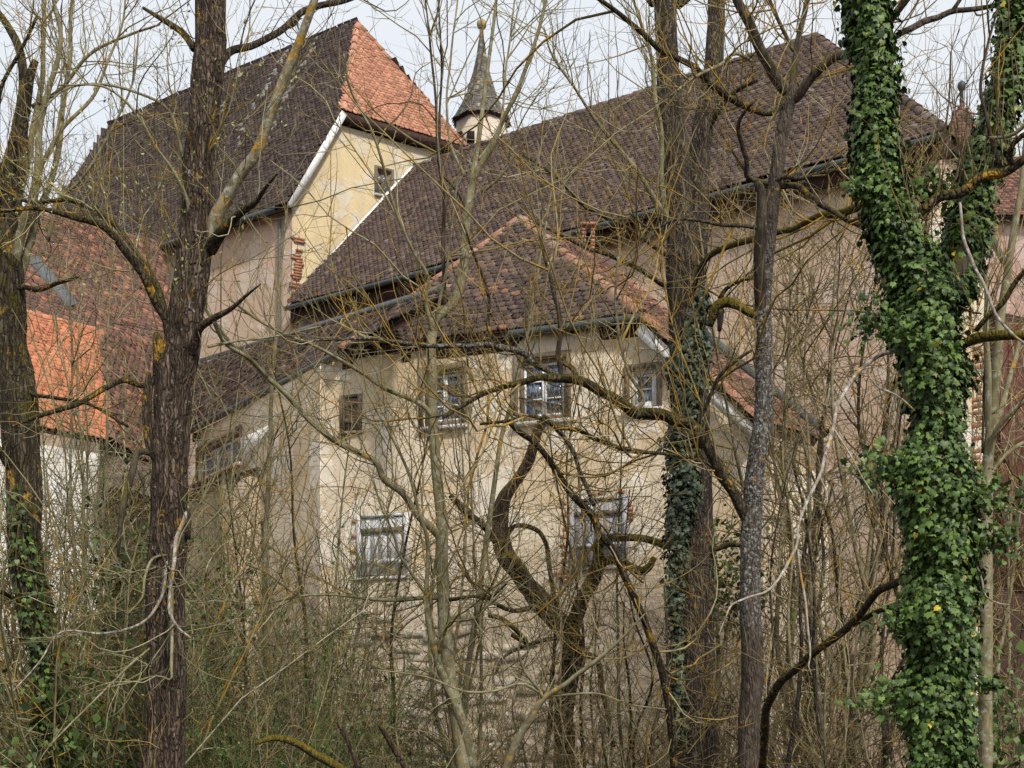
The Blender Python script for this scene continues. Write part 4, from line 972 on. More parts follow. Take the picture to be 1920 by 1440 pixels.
T.limb([(70, 1120, 10), (40, 1125, 9), (0, 1110, 8), (-40, 1100, 6)], 12.6, 12.0, 'bark_mossy')
T.limb([(20, 430, 12), (0, 330, 10), (-6, 240, 9), (4, 160, 8), (40, 95, 6), (70, 30, 5)], 13.2, 12.8, 'bark_mossy')
T.twigs([dict(n=7, L=.8, K=8, up=.15, ang=(.4, 1.1), rfac=.008, rmax=.008, wig=.17), dict(n=4.2, L=.32, K=5, up=.06, rmax=.004, rmin=.0022), dict(n=2.6, L=.15, K=4, rmax=.0028, rmin=.002)], 'twig_orange', 'twigs', buds=(.8, .022, 'bud', 'along'))
left_tree = T
# ---- smooth olive tree, centre left
T = Tree('smooth_barked_tree', 'slim smooth olive-barked tree forking high, in front of the left casement', 'tree',
    [(882, 1500, 34), (868, 1430, 30), (856, 1340, 28), (842, 1260, 26), (833, 1160, 23), (829, 1060, 24), (827, 960, 22), (821, 900, 20), (812, 800, 18), (810, 700, 18), (809, 640, 18), (816, 600, 17), (847, 573, 17), (861, 540, 18), (869, 500, 18), (873, 440, 15), (879, 383, 15), (887, 338, 14), (890, 310, 10), (898, 260, 9), (907, 187, 8), (917, 110, 7), (927, 33, 6), (936, -60, 5)],
    14, 'bark_smooth', d1=14.6, sides=20, step=.04, ridge_amp=.0, lump=.05, wig=.15)
T.limb([(886, 342, 12), (900, 312, 11), (917, 283, 11), (940, 230, 9), (973, 160, 8), (1000, 87, 7), (1020, 20, 6), (1030, -40, 5)], 14.5, 14.1)
T.limb([(827, 1008, 17), (805, 985, 15), (787, 968, 14), (755, 925, 13), (722, 900, 13), (705, 863, 12), (672, 850, 12), (633, 830, 12), (600, 805, 11), (567, 773, 11), (533, 735, 10), (500, 707, 9), (467, 673, 8), (430, 640, 7), (400, 600, 6), (367, 545, 5)], 14, 12.9, label='long lichened branch slanting up to the left')
T.limb([(815, 790, 12), (800, 768, 10), (762, 745, 10), (723, 727, 9), (680, 700, 8), (640, 677, 7), (590, 650, 6), (500, 610, 5), (430, 560, 4)], 14.2, 13.4)
T.limb([(887, 1440, 22), (873, 1377, 20), (853, 1320, 18), (830, 1267, 15), (813, 1213, 13), (803, 1173, 11), (800, 1117, 10), (803, 1065, 9), (802, 1015, 8), (785, 960, 7), (770, 900, 6), (740, 830, 5), (700, 760, 4)], 13.7, 13.5, label='second stem beside the trunk foot')
T.limb([(803, 1120, 8), (770, 1070, 6), (750, 1040, 5), (738, 1000, 5), (715, 950, 4), (700, 900, 3)], 13.6, 13.3)
T.limb([(828, 1120, 10), (790, 1122, 8), (740, 1125, 8), (690, 1122, 7), (640, 1115, 6), (580, 1115, 5), (480, 1132, 4), (400, 1120, 3)], 13.9, 13.0)
T.limb([(822, 1225, 8), (835, 1185, 8), (840, 1170, 7), (870, 1163, 6), (892, 1158, 5), (920, 1130, 4), (950, 1100, 3)], 13.6, 13.2)
T.limb([(838, 1125, 9), (862, 1122, 8), (890, 1118, 7), (915, 1122, 7), (935, 1108, 6), (950, 1095, 4)], 13.8, 13.4, 'bark_dark')
T.limb([(880, 400, 6), (850, 350, 5), (832, 330, 5), (825, 240, 5), (828, 120, 4), (822, 0, 3)], 14.5, 14.2, 'bark_dark')
T.limb([(872, 330, 6), (848, 280, 5), (838, 200, 4), (845, 110, 4), (858, 0, 3)], 14.6, 14.8)
T.limb([(905, 360, 7), (935, 335, 5), (960, 300, 4), (985, 240, 3)], 14.5, 14.2)
T.limb([(897, 300, 6), (926, 260, 5), (950, 120, 4), (965, 0, 3)], 14.5, 14.9)
T.limb([(835, 575, 8), (831, 470, 7), (833, 380, 7), (822, 290, 6), (818, 190, 5), (806, 80, 4), (795, -20, 3)], 14.6, 14.0, 'bark_dark')
T.limb([(815, 640, 6), (826, 560, 6), (838, 500, 5), (850, 400, 4), (870, 250, 3)], 14.3, 13.9)
T.limb([(812, 630, 8), (800, 560, 7), (803, 520, 7), (780, 480, 6), (740, 390, 5), (700, 250, 5), (655, 160, 4), (645, 100, 3)], 14.2, 13.2)
T.twigs([dict(n=1.3, L=1.7, K=10, up=.07, ang=(.4, 1.2), rfac=.006, rmax=.012, wig=.17, sides=5), dict(n=3.2, L=.55, K=6, up=.08, ang=(.4, 1.1), rfac=.009, rmax=.006, wig=.18), dict(n=2.2, L=.22, K=5, rmax=.004, rmin=.0025)], 'twig_olive', 'long_shoots')
T.twigs([dict(n=3.6, L=.75, K=7, up=.13, ang=(.3, .9), rfac=.008, rmax=.007, wig=.13), dict(n=2.6, L=.3, K=5, up=.08, rmax=.004, rmin=.002, wig=.16), dict(n=2.2, L=.13, K=4, up=.03, rmax=.0026, rmin=.0018)], 'twig_green', 'twigs', buds=(.35, .018, 'twig_dark', 'along'))
# ---- slim second sapling stem right of it
T = Tree('leaning_sapling', 'slim straight sapling leaning right beside the smooth olive tree', 'tree',
    [(863, 1500, 12), (867, 1393, 12), (873, 1300, 12), (884, 1210, 11), (897, 1127, 11), (908, 1040, 10), (920, 960, 10), (933, 863, 9), (945, 800, 8), (957, 763, 8), (972, 700, 7), (990, 620, 6), (1010, 500, 5), (1030, 380, 4), (1050, 240, 3)],
    15, 'bark_smooth', d1=14.2, sides=10, step=.06, ridge_amp=0)
T.lines.append(T.trunk)
T.limb([(900, 1120, 7), (903, 1180, 7), (890, 1250, 6), (872, 1330, 5)], 15, 15.2, twig=False)
T.twigs([dict(n=4, L=.6, K=6, up=.12, ang=(.4, 1.), rfac=.008, rmax=.006), dict(n=3, L=.25, K=5, rmax=.003, rmin=.002)], 'twig_green')
# ---- arching mossy willow in the middle (brown S-curved limbs)
T = Tree('arching_willow', 'contorted brown willow with an S-curved stem between the two plank shutters', 'tree',
    [(1062, 1500, 44), (1056, 1400, 40), (1060, 1300, 38), (1072, 1235, 38), (1072, 1193, 38), (1040, 1160, 38), (1007, 1120, 36), (973, 1077, 34), (946, 1040, 34), (938, 1003, 32), (940, 960, 28), (948, 930, 26), (967, 903, 22), (988, 873, 21), (1000, 833, 19), (1010, 805, 18), (1026, 780, 14)],
    19, 'bark_red', d1=18.6, sides=26, step=.04, ridge_amp=.07, lump=.12)
T.limb([(1068, 1240, 30), (1074, 1180, 28), (1090, 1140, 27), (1107, 1105, 26), (1119, 1070, 25), (1124, 1045, 24), (1128, 1022, 20), (1145, 1011, 16), (1175, 1008, 14), (1207, 1011, 14), (1235, 1020, 15), (1262, 1028, 14)], 18.8, 17.6, 'bark_moss_thick', sides=14, ridge_amp=.04)
T.limb([(1126, 1062, 16), (1140, 1050, 16), (1165, 1054, 16), (1190, 1064, 17), (1207, 1069, 17), (1220, 1060, 14), (1228, 1046, 12)], 18.5, 18.0, 'bark_moss_thick', sides=12, twig=False)
T.limb([(1040, 1170, 22), (1000, 1130, 20), (960, 1050, 16), (930, 1015, 14), (905, 985, 13), (870, 955, 12), (845, 930, 10)], 18.6, 17.4, 'bark_mossy')
T.limb([(1068, 1195, 14), (1040, 1150, 12), (1010, 1140, 11), (960, 1145, 9), (900, 1110, 8), (860, 1060, 6)], 18.4, 17.4, 'bark_mossy')
T.limb([(950, 1010, 8), (960, 990, 8), (985, 986, 9), (1008, 995, 9), (1022, 1020, 9), (1030, 1060, 9), (1037, 1110, 8), (1045, 1160, 7)], 18.2, 18.0, 'bark_mossy')
T.limb([(960, 1190, 10), (985, 1205, 9), (940, 1160, 9), (915, 1155, 8)], 18.2, 17.8, 'bark_moss_thick', twig=False)
T.limb([(1085, 1195, 7), (1020, 1200, 7), (975, 1215, 6), (940, 1235, 6), (930, 1260, 5)], 18.0, 17.0, 'bark_dark')
T.limb([(1070, 1230, 16), (1110, 1230, 12), (1130, 1300, 11), (1150, 1400, 11)], 18.8, 18.2, 'bark_mossy')
T.twigs([dict(n=9, L=.8, K=7, up=.10, ang=(.5, 1.3), rfac=.008, rmax=.009, wig=.22), dict(n=4, L=.36, K=5, up=.04, rmax=.005, rmin=.0028, wig=.26), dict(n=2, L=.18, K=4, rmax=.0035, rmin=.0026)], 'twig_brown', buds=(.12, .03, 'catkin', 'hang'))
# ---- grey lichened tree carrying the long horizontal hazel limb
T = Tree('lichen_spotted_tree', 'straight dark tree spotted with grey lichen whose forks reach the top edge', 'tree',
    [(1406, 1520, 42), (1406, 1440, 40), (1408, 1300, 40), (1408, 1200, 39), (1408, 1100, 38), (1409, 1000, 37), (1413, 930, 36), (1420, 860, 34), (1430, 780, 33), (1434, 700, 31), (1433, 600, 30), (1434, 520, 30), (1441, 440, 28), (1448, 370, 27), (1459, 300, 26), (1468, 250, 25), (1478, 200, 26), (1485, 165, 26)],
    13, 'bark_lichen', d1=13.3, sides=30, step=.03, ridge_amp=.03, lump=.06, wig=.2)
T.limb([(1484, 180, 22), (1465, 160, 22), (1453, 143, 22), (1438, 118, 21), (1427, 100, 20), (1412, 70, 20), (1400, 40, 19), (1385, 10, 18), (1365, -40, 16)], 13.3, 13.0, 'bark_dark', sides=12)
T.limb([(1480, 190, 20), (1498, 178, 19), (1513, 157, 18), (1540, 130, 18), (1567, 107, 18), (1587, 101, 18), (1610, 90, 18), (1630, 73, 17), (1655, 50, 16), (1680, 22, 15), (1703, -6, 14), (1730, -40, 12)], 13.3, 12.5, 'bark_dark', sides=12)
T.limb([(1484, 170, 14), (1490, 120, 13), (1496, 80, 12), (1504, 40, 11), (1515, -10, 10)], 13.3, 13.5, 'bark_dark')
T.limb([(1488, 95, 8), (1470, 60, 8), (1450, 20, 7), (1436, -20, 6)], 13.4, 13.6, 'bark_dark')
T.limb([(1432, 600, 20), (1427, 540, 22), (1424, 480, 22), (1424, 420, 21), (1422, 350, 19), (1418, 338, 12)], 13.1, 12.8, 'bark_dark', sides=14, twig=False)
T.limb([(1440, 345, 10), (1400, 325, 10), (1402, 310, 10), (1392, 270, 9), (1385, 233, 8), (1400, 205, 6), (1415, 190, 5)], 12.8, 12.2, 'bark_dark')
T.limb([(1440, 350, 9), (1465, 333, 9), (1500, 335, 9), (1540, 325, 9), (1573, 320, 8), (1584, 322, 7)], 13.0, 12.6, 'bark_lichen')
T.limb([(1452, 350, 12), (1497, 350, 12), (1520, 370, 12), (1540, 384, 12), (1565, 398, 10), (1590, 415, 8), (1625, 425, 6)], 13.1, 12.8, 'bark_dark')
T.limb([(1650, 378, 16), (1613, 388, 16), (1585, 398, 15), (1563, 402, 14), (1538, 405, 14), (1513, 417, 13), (1490, 428, 13), (1460, 434, 13), (1430, 442, 13), (1400, 450, 13), (1363, 463, 12), (1330, 480, 12), (1310, 510, 11), (1296, 560, 9)], 12.6, 15.6, 'bark_moss_thick', sides=12)
T.limb([(1424, 428, 8), (1390, 422, 8), (1350, 420, 8), (1310, 413, 7), (1260, 412, 6), (1225, 430, 5), (1180, 400, 4)], 12.9, 12.4, 'bark_lichen')
T.limb([(1480, 175, 14), (1450, 210, 10), (1370, 185, 14), (1335, 160, 13), (1300, 125, 12), (1280, 115, 11), (1240, 95, 11), (1200, 60, 10), (1165, 30, 9), (1120, -5, 8), (1080, -40, 7)], 13.3, 12.4, 'bark_mossy')
T.limb([(1410, 115, 7), (1380, 100, 7), (1350, 122, 7), (1310, 140, 6), (1270, 170, 5)], 13.0, 12.5, 'bark_smooth')
# the long lichened, mossy horizontal limb
lh = T.limb([(1402, 975, 22), (1390, 950, 21), (1380, 925, 20), (1357, 887, 20), (1330, 840, 20), (1310, 808, 20), (1296, 797, 22), (1270, 790, 21), (1240, 776, 20), (1213, 773, 20), (1190, 772, 19), (1173, 758, 19), (1150, 742, 19), (1123, 733, 18), (1098, 720, 18), (1073, 712, 18), (1040, 709, 16), (1010, 707, 14), (985, 714, 12), (950, 722, 10), (915, 735, 9), (870, 760, 8), (830, 785, 7)], 12.9, 12.0, 'bark_mossy', sides=16, ridge_amp=.04, step=.03, label='long arching mossy limb')
T.limb([(1075, 710, 14), (1050, 705, 13), (1020, 690, 12), (1000, 680, 12), (985, 664, 12), (960, 655, 12), (935, 652, 12), (920, 648, 11), (880, 650, 10), (840, 650, 10), (807, 650, 9), (770, 646, 8), (740, 641, 7), (690, 636, 6), (640, 636, 5), (560, 640, 4)], 12.2, 11.6, 'bark_lichen', step=.03, label='upper horizontal branch crusted with pale lichen')
T.limb([(1050, 712, 12), (1052, 690, 11), (1048, 670, 11), (1050, 640, 10), (1050, 610, 10), (1046, 580, 9), (1038, 548, 9), (1032, 520, 7), (1020, 480, 6), (1012, 420, 4)], 12.3, 12.2, 'bark_dark')
T.limb([(1083, 716, 12), (1078, 700, 12), (1072, 688, 10), (1055, 680, 8)], 12.3, 12.3, 'bark_dark', twig=False)
T.limb([(930, 648, 9), (915, 610, 8), (918, 570, 7), (905, 520, 6), (890, 480, 5), (870, 420, 4)], 12.1, 11.9, 'bark_mossy')
T.limb([(1190, 772, 8), (1205, 755, 7), (1180, 700, 6), (1160, 620, 6), (1155, 560, 5), (1160, 480, 4)], 12.4, 12.2, 'bark_smooth')
T.limb([(1306, 797, 9), (1320, 770, 8), (1335, 735, 8), (1350, 705, 8), (1375, 680, 7), (1395, 665, 6), (1412, 655, 5)], 12.6, 12.2, 'bark_dark')
T.limb([(955, 790, 12), (975, 810, 11), (1000, 827, 11), (1018, 848, 11), (1033, 870, 12), (1050, 895, 12), (1067, 920, 13), (1090, 945, 14), (1110, 965, 14), (1125, 1000, 13), (1150, 1030, 13), (1173, 1080, 14), (1200, 1147, 14), (1227, 1213, 15), (1245, 1270, 15), (1257, 1327, 15), (1262, 1440, 15)], 12.6, 14.0, 'bark_mossy')
T.limb([(1030, 790, 9), (1050, 810, 9), (1067, 833, 9), (1080, 860, 9), (1087, 885, 9), (1100, 915, 9), (1113, 947, 9)], 12.8, 13.3, 'bark_lichen')
T.limb([(1390, 930, 8), (1330, 870, 6), (1290, 860, 5), (1240, 850, 6), (1180, 845, 7), (1150, 835, 8), (1120, 825, 8), (1085, 808, 8), (1045, 800, 8), (1000, 780, 7), (950, 790, 6), (900, 795, 5)], 13.0, 12.2, 'bark_mossy')
T.limb([(1425, 590, 16), (1413, 590, 14), (1400, 582, 15), (1387, 573, 15), (1370, 566, 18), (1352, 566, 20), (1340, 575, 20), (1334, 592, 18), (1330, 612, 10)], 13.1, 13.3, 'bark_moss_thick', sides=14, twig=False, label='hooked stub thick with moss')
T.limb([(1352, 580, 12), (1350, 600, 12), (1348, 620, 8)], 13.2, 13.2, 'bark_dark', twig=False)
T.limb([(1350, 560, 9), (1358, 545, 8), (1380, 530, 6), (1412, 520, 5)], 13.2, 13.0, 'bark_mossy')
T.twigs([dict(n=1.9, L=1.9, K=11, up=.10, ang=(.4, 1.3), rfac=.006, rmax=.013, wig=.2, sides=5), dict(n=3.4, L=.6, K=7, up=.10, ang=(.4, 1.2), rfac=.009, rmax=.007, wig=.2), dict(n=2.4, L=.25, K=5, up=.03, rmax=.0045, rmin=.0025, wig=.22)], 'twig_orange', 'long_shoots', buds=(.12, .04, 'catkin', 'hang'))
T.twigs([dict(n=8.5, L=.85, K=8, up=.26, ang=(.5, 1.3), rfac=.009, rmax=.009, wig=.15), dict(n=3.6, L=.34, K=5, up=.12, rmax=.0045, rmin=.0022, wig=.2), dict(n=2.0, L=.15, K=4, up=.03, rmax=.003, rmin=.002)], 'twig_orange', buds=(.10, .035, 'catkin', 'hang'))
# bushy brown twig curtain behind (hazel) right of the trunk
# ---- big double trunk with ivy at mid height
T = Tree('grey_barked_tree', 'thick grey-brown double-stemmed tree rising in front of the hall roof, ivy on its middle', 'tree',
    [(1308, 1520, 78), (1307, 1440, 74), (1304, 1300, 72), (1302, 1150, 72), (1301, 1000, 70), (1297, 850, 68), (1292, 740, 68), (1289, 640, 68), (1285, 560, 66), (1282, 500, 62), (1276, 420, 50), (1270, 330, 48), (1262, 240, 44), (1254, 150, 42), (1249, 60, 41), (1247, -20, 40), (1244, -120, 38)],
    16, 'bark_grey', d1=16.4, sides=44, step=.035, ridge_amp=.06, lump=.05, wig=.1)
T.limb([(1296, 560, 50), (1300, 500, 48), (1304, 420, 44), (1308, 330, 42), (1318, 240, 38), (1330, 170, 35), (1338, 110, 34), (1342, 50, 33), (1345, -20, 32), (1350, -120, 30)], 16.0, 16.9, 'bark_grey', sides=30, ridge_amp=.05, lump=.05, step=.04, wig=.1, label='second upper stem')
T.limb([(1235, -10, 14), (1225, 10, 11), (1212, -5, 9), (1200, -30, 8)], 16, 16)
T.limb([(1270, 10, 18), (1290, -5, 14), (1310, -30, 12)], 16, 16)
T.limb([(1262, 440, 14), (1247, 380, 12), (1240, 320, 11), (1238, 250, 10), (1228, 180, 9), (1224, 120, 7), (1200, 40, 6), (1180, -20, 5)], 15.8, 15.4, 'bark_smooth')
T.limb([(1262, 420, 12), (1225, 370, 11), (1195, 320, 10), (1170, 290, 9), (1120, 230, 7), (1080, 170, 5), (1030, 90, 4), (1020, 50, 3)], 15.8, 14.8, 'bark_smooth')
T.limb([(1250, 480, 10), (1215, 455, 8), (1160, 420, 7), (1100, 390, 6), (1040, 330, 5), (980, 290, 4)], 15.8, 14.9, 'bark_mossy')
T.limb([(1250, 540, 10), (1200, 505, 9), (1150, 480, 9), (1100, 465, 7), (1050, 440, 6), (1000, 415, 4)], 15.8, 14.9, 'bark_mossy')
T.limb([(1325, 250, 12), (1345, 210, 10), (1380, 170, 8), (1420, 150, 6)], 16.4, 15.8, 'bark_mossy')
T.limb([(1320, 950, 8), (1345, 1030, 9), (1370, 1020, 10), (1400, 1022, 9), (1420, 1018, 7)], 15.7, 15.2, 'bark_dark')
T.twigs([dict(n=9, L=.9, K=7, up=.16, ang=(.4, 1.1), rfac=.009, rmax=.009, wig=.17), dict(n=3.5, L=.4, K=5, up=.06, rmax=.005, rmin=.0025), dict(n=2.2, L=.17, K=4, rmax=.003, rmin=.0022)], 'twig_olive')
grey_tree = T
# ---- ivy-clad trunks on the right
IV1 = [(1626, -60, 90), (1626, 0, 93), (1640, 160, 86), (1638, 240, 88), (1655, 320, 90), (1670, 400, 104), (1700, 480, 120), (1736, 560, 165), (1740, 640, 160), (1746, 720, 168), (1750, 800, 142), (1748, 880, 190), (1762, 960, 172), (1773, 1060, 182), (1756, 1160, 166), (1766, 1240, 156), (1745, 1310, 172), (1760, 1380, 136), (1768, 1440, 142), (1770, 1520, 150), (1770, 1700, 150), (1770, 1860, 170)]
IV2 = [(1898, -60, 60), (1895, 0, 62), (1886, 160, 62), (1868, 240, 70), (1838, 320, 74), (1820, 400, 86), (1800, 480, 92), (1775, 560, 100)]
T = Tree('forked_tree', 'V-forked tree on the right completely wrapped in dark green ivy', 'tree',
    [(1770, 1520, 62), (1768, 1400, 60), (1760, 1200, 60), (1765, 1000, 58), (1752, 800, 58), (1745, 640, 56), (1725, 540, 50), (1695, 460, 46), (1668, 380, 44), (1652, 300, 42), (1640, 200, 40), (1634, 100, 40), (1626, 0, 38), (1622, -80, 36)],
    9, 'bark_dark', d1=9.1, sides=18, step=.05, ridge_amp=.05)
T.limb([(1745, 620, 44), (1775, 550, 40), (1800, 480, 36), (1820, 400, 34), (1838, 320, 32), (1866, 240, 30), (1884, 160, 30), (1895, 0, 28), (1900, -80, 26)], 9, 9.3, 'bark_dark', sides=16, twig=False, label='right fork')
T.limb([(1735, 560, 22), (1720, 500, 22), (1716, 450, 22), (1713, 425, 22), (1716, 408, 20), (1740, 390, 20), (1763, 370, 19), (1785, 366, 19), (1805, 360, 20), (1830, 337, 20), (1855, 328, 19), (1880, 325, 19), (1900, 314, 18), (1920, 300, 17), (1960, 270, 15)], 8.6, 8.2, 'bark_mossy', sides=16, ridge_amp=.06, step=.03, label='dark knotty limb crossing the fork')
T.limb([(1665, 80, 12), (1682, 66, 12), (1713, 50, 12), (1735, 38, 12), (1757, 33, 11), (1785, 21, 11), (1820, 18, 10), (1860, 13, 9), (1900, 5, 8)], 9.1, 9.3, 'bark_lichen')
T.limb([(1785, 21, 8), (1800, 0, 8), (1815, -30, 7)], 9.2, 9.2, 'bark_dark')
T.limb([(1900, 320, 12), (1893, 290, 11), (1900, 270, 11), (1925, 250, 10), (1950, 240, 8)], 8.4, 8.2, 'bark_mossy')
T.limb([(1880, 325, 9), (1862, 270, 8), (1850, 220, 7), (1838, 170, 7), (1842, 128, 6), (1850, 90, 5), (1870, 20, 4)], 8.4, 8.3, 'bark_dark')
T.limb([(1855, 258, 6), (1885, 257, 7), (1905, 250, 8), (1930, 225, 8), (1960, 205, 7)], 8.4, 8.2, 'bark_smooth')
T.limb([(1722, 662, 12), (1703, 667, 12), (1688, 661, 12), (1673, 659, 12), (1655, 664, 12), (1643, 670, 11), (1628, 680, 11), (1613, 693, 11), (1602, 706, 11), (1593, 720, 10), (1582, 738, 10), (1573, 753, 10), (1566, 778, 9), (1563, 797, 9), (1556, 825, 9), (1547, 853, 9), (1540, 885, 8), (1530, 907, 8), (1518, 930, 8), (1507, 953, 8), (1497, 985, 7), (1493, 1027, 7), (1482, 1048, 7), (1470, 1070, 7), (1455, 1092, 6), (1440, 1107, 6), (1403, 1120, 6), (1385, 1127, 5), (1373, 1133, 5), (1360, 1158, 4), (1348, 1190, 3)], 8.9, 7.6, 'bleached', sides=10, step=.025, w=.72, twig=False, label='long bare bleached branch drooping left out of the ivy')
T.limb([(1627, 693, 5), (1633, 712, 5), (1647, 727, 5), (1675, 738, 5), (1697, 753, 4), (1715, 770, 3)], 8.5, 8.3, 'bleached', w=.72, twig=False)
T.limb([(1563, 803, 5), (1580, 830, 5), (1600, 863, 4), (1620, 900, 4), (1640, 930, 3)], 8.3, 8.2, 'bleached', w=.72, twig=False)
T.limb([(1537, 893, 5), (1546, 915, 5), (1551, 945, 4), (1546, 955, 3)], 8.1, 8.1, 'bleached', w=.72, twig=False)
T.limb([(1496, 1030, 5), (1500, 1070, 5), (1510, 1127, 6), (1513, 1160, 6), (1516, 1190, 6), (1520, 1227, 5), (1517, 1255, 4), (1522, 1265, 2)], 7.9, 7.8, 'bleached', w=.72, twig=False)
T.limb([(1800, 380, 7), (1803, 410, 8), (1808, 450, 9), (1820, 480, 10), (1832, 510, 10), (1843, 530, 9), (1855, 560, 9), (1867, 590, 8), (1885, 612, 8), (1905, 632, 7), (1930, 650, 6)], 8.3, 8.0, 'bleached', w=.72, twig=False, label='bleached branch hanging to the right edge')
T.limb([(1800, 985, 7), (1812, 998, 7), (1815, 1030, 6), (1828, 1055, 6), (1840, 1085, 6), (1850, 1120, 5), (1880, 1133, 4), (1892, 1134, 3)], 8.5, 8.3, 'bleached', w=.72, twig=False)
T.limb([(1790, 660, 12), (1815, 640, 18), (1835, 632, 19), (1865, 630, 19), (1900, 630, 18), (1940, 635, 16)], 9.0, 8.6, 'bark_moss_thick', sides=14, label='mossy stub running to the right edge')
T.limb([(1830, 620, 9), (1850, 595, 11), (1880, 570, 11), (1905, 530, 11), (1930, 500, 10)], 8.9, 8.6, 'bark_moss_thick')
T.limb([(1715, 620, 4), (1722, 600, 4), (1745, 580, 4), (1770, 570, 4), (1795, 572, 5), (1820, 585, 4), (1840, 588, 3)], 8.3, 8.2, 'bark_red', twig=False)
T.limb([(1700, 1082, 18), (1683, 1090, 18), (1665, 1098, 17), (1647, 1107, 17), (1630, 1130, 17), (1613, 1153, 17), (1590, 1178, 18), (1563, 1200, 18), (1535, 1218, 18), (1513, 1233, 18), (1495, 1250, 19), (1480, 1262, 19), (1460, 1290, 20), (1440, 1320, 20), (1432, 1380, 20), (1430, 1500, 20)], 9.3, 13.2, 'bark_mossy', sides=12, w=.8)
T.limb([(1700, 1125, 10), (1670, 1138, 10), (1640, 1150, 10), (1600, 1173, 10)], 9.3, 10.6, 'bark_mossy')
T.limb([(1760, 1250, 5), (1755, 1000, 4), (1762, 900, 4), (1784, 700, 3), (1782, 640, 3)], 8.35, 8.4, 'bleached', w=.72, twig=False)
T.twigs([dict(n=6, L=.6, K=7, up=.24, ang=(.5, 1.2), rfac=.009, rmax=.006, wig=.15), dict(n=3.2, L=.26, K=5, up=.08, rmax=.003, rmin=.0014), dict(n=1.8, L=.11, K=4, rmax=.002, rmin=.0013)], 'twig_orange')
fork = T
# upright thin shoots from the knotty limb against the sky
lines = [fork.lines[0]]
T.twigs([dict(n=26, L=.75, K=8, up=.45, ang=(.9, 1.4), rfac=.006, rmax=.005, wig=.09, bias=(0, 0, 2)), dict(n=2.2, L=.28, K=5, up=.2, rmax=.0025, rmin=.0013)], 'twig_brown', 'upright_shoots', lines=lines, buds=(.3, .012, 'twig_dark', 'along'))

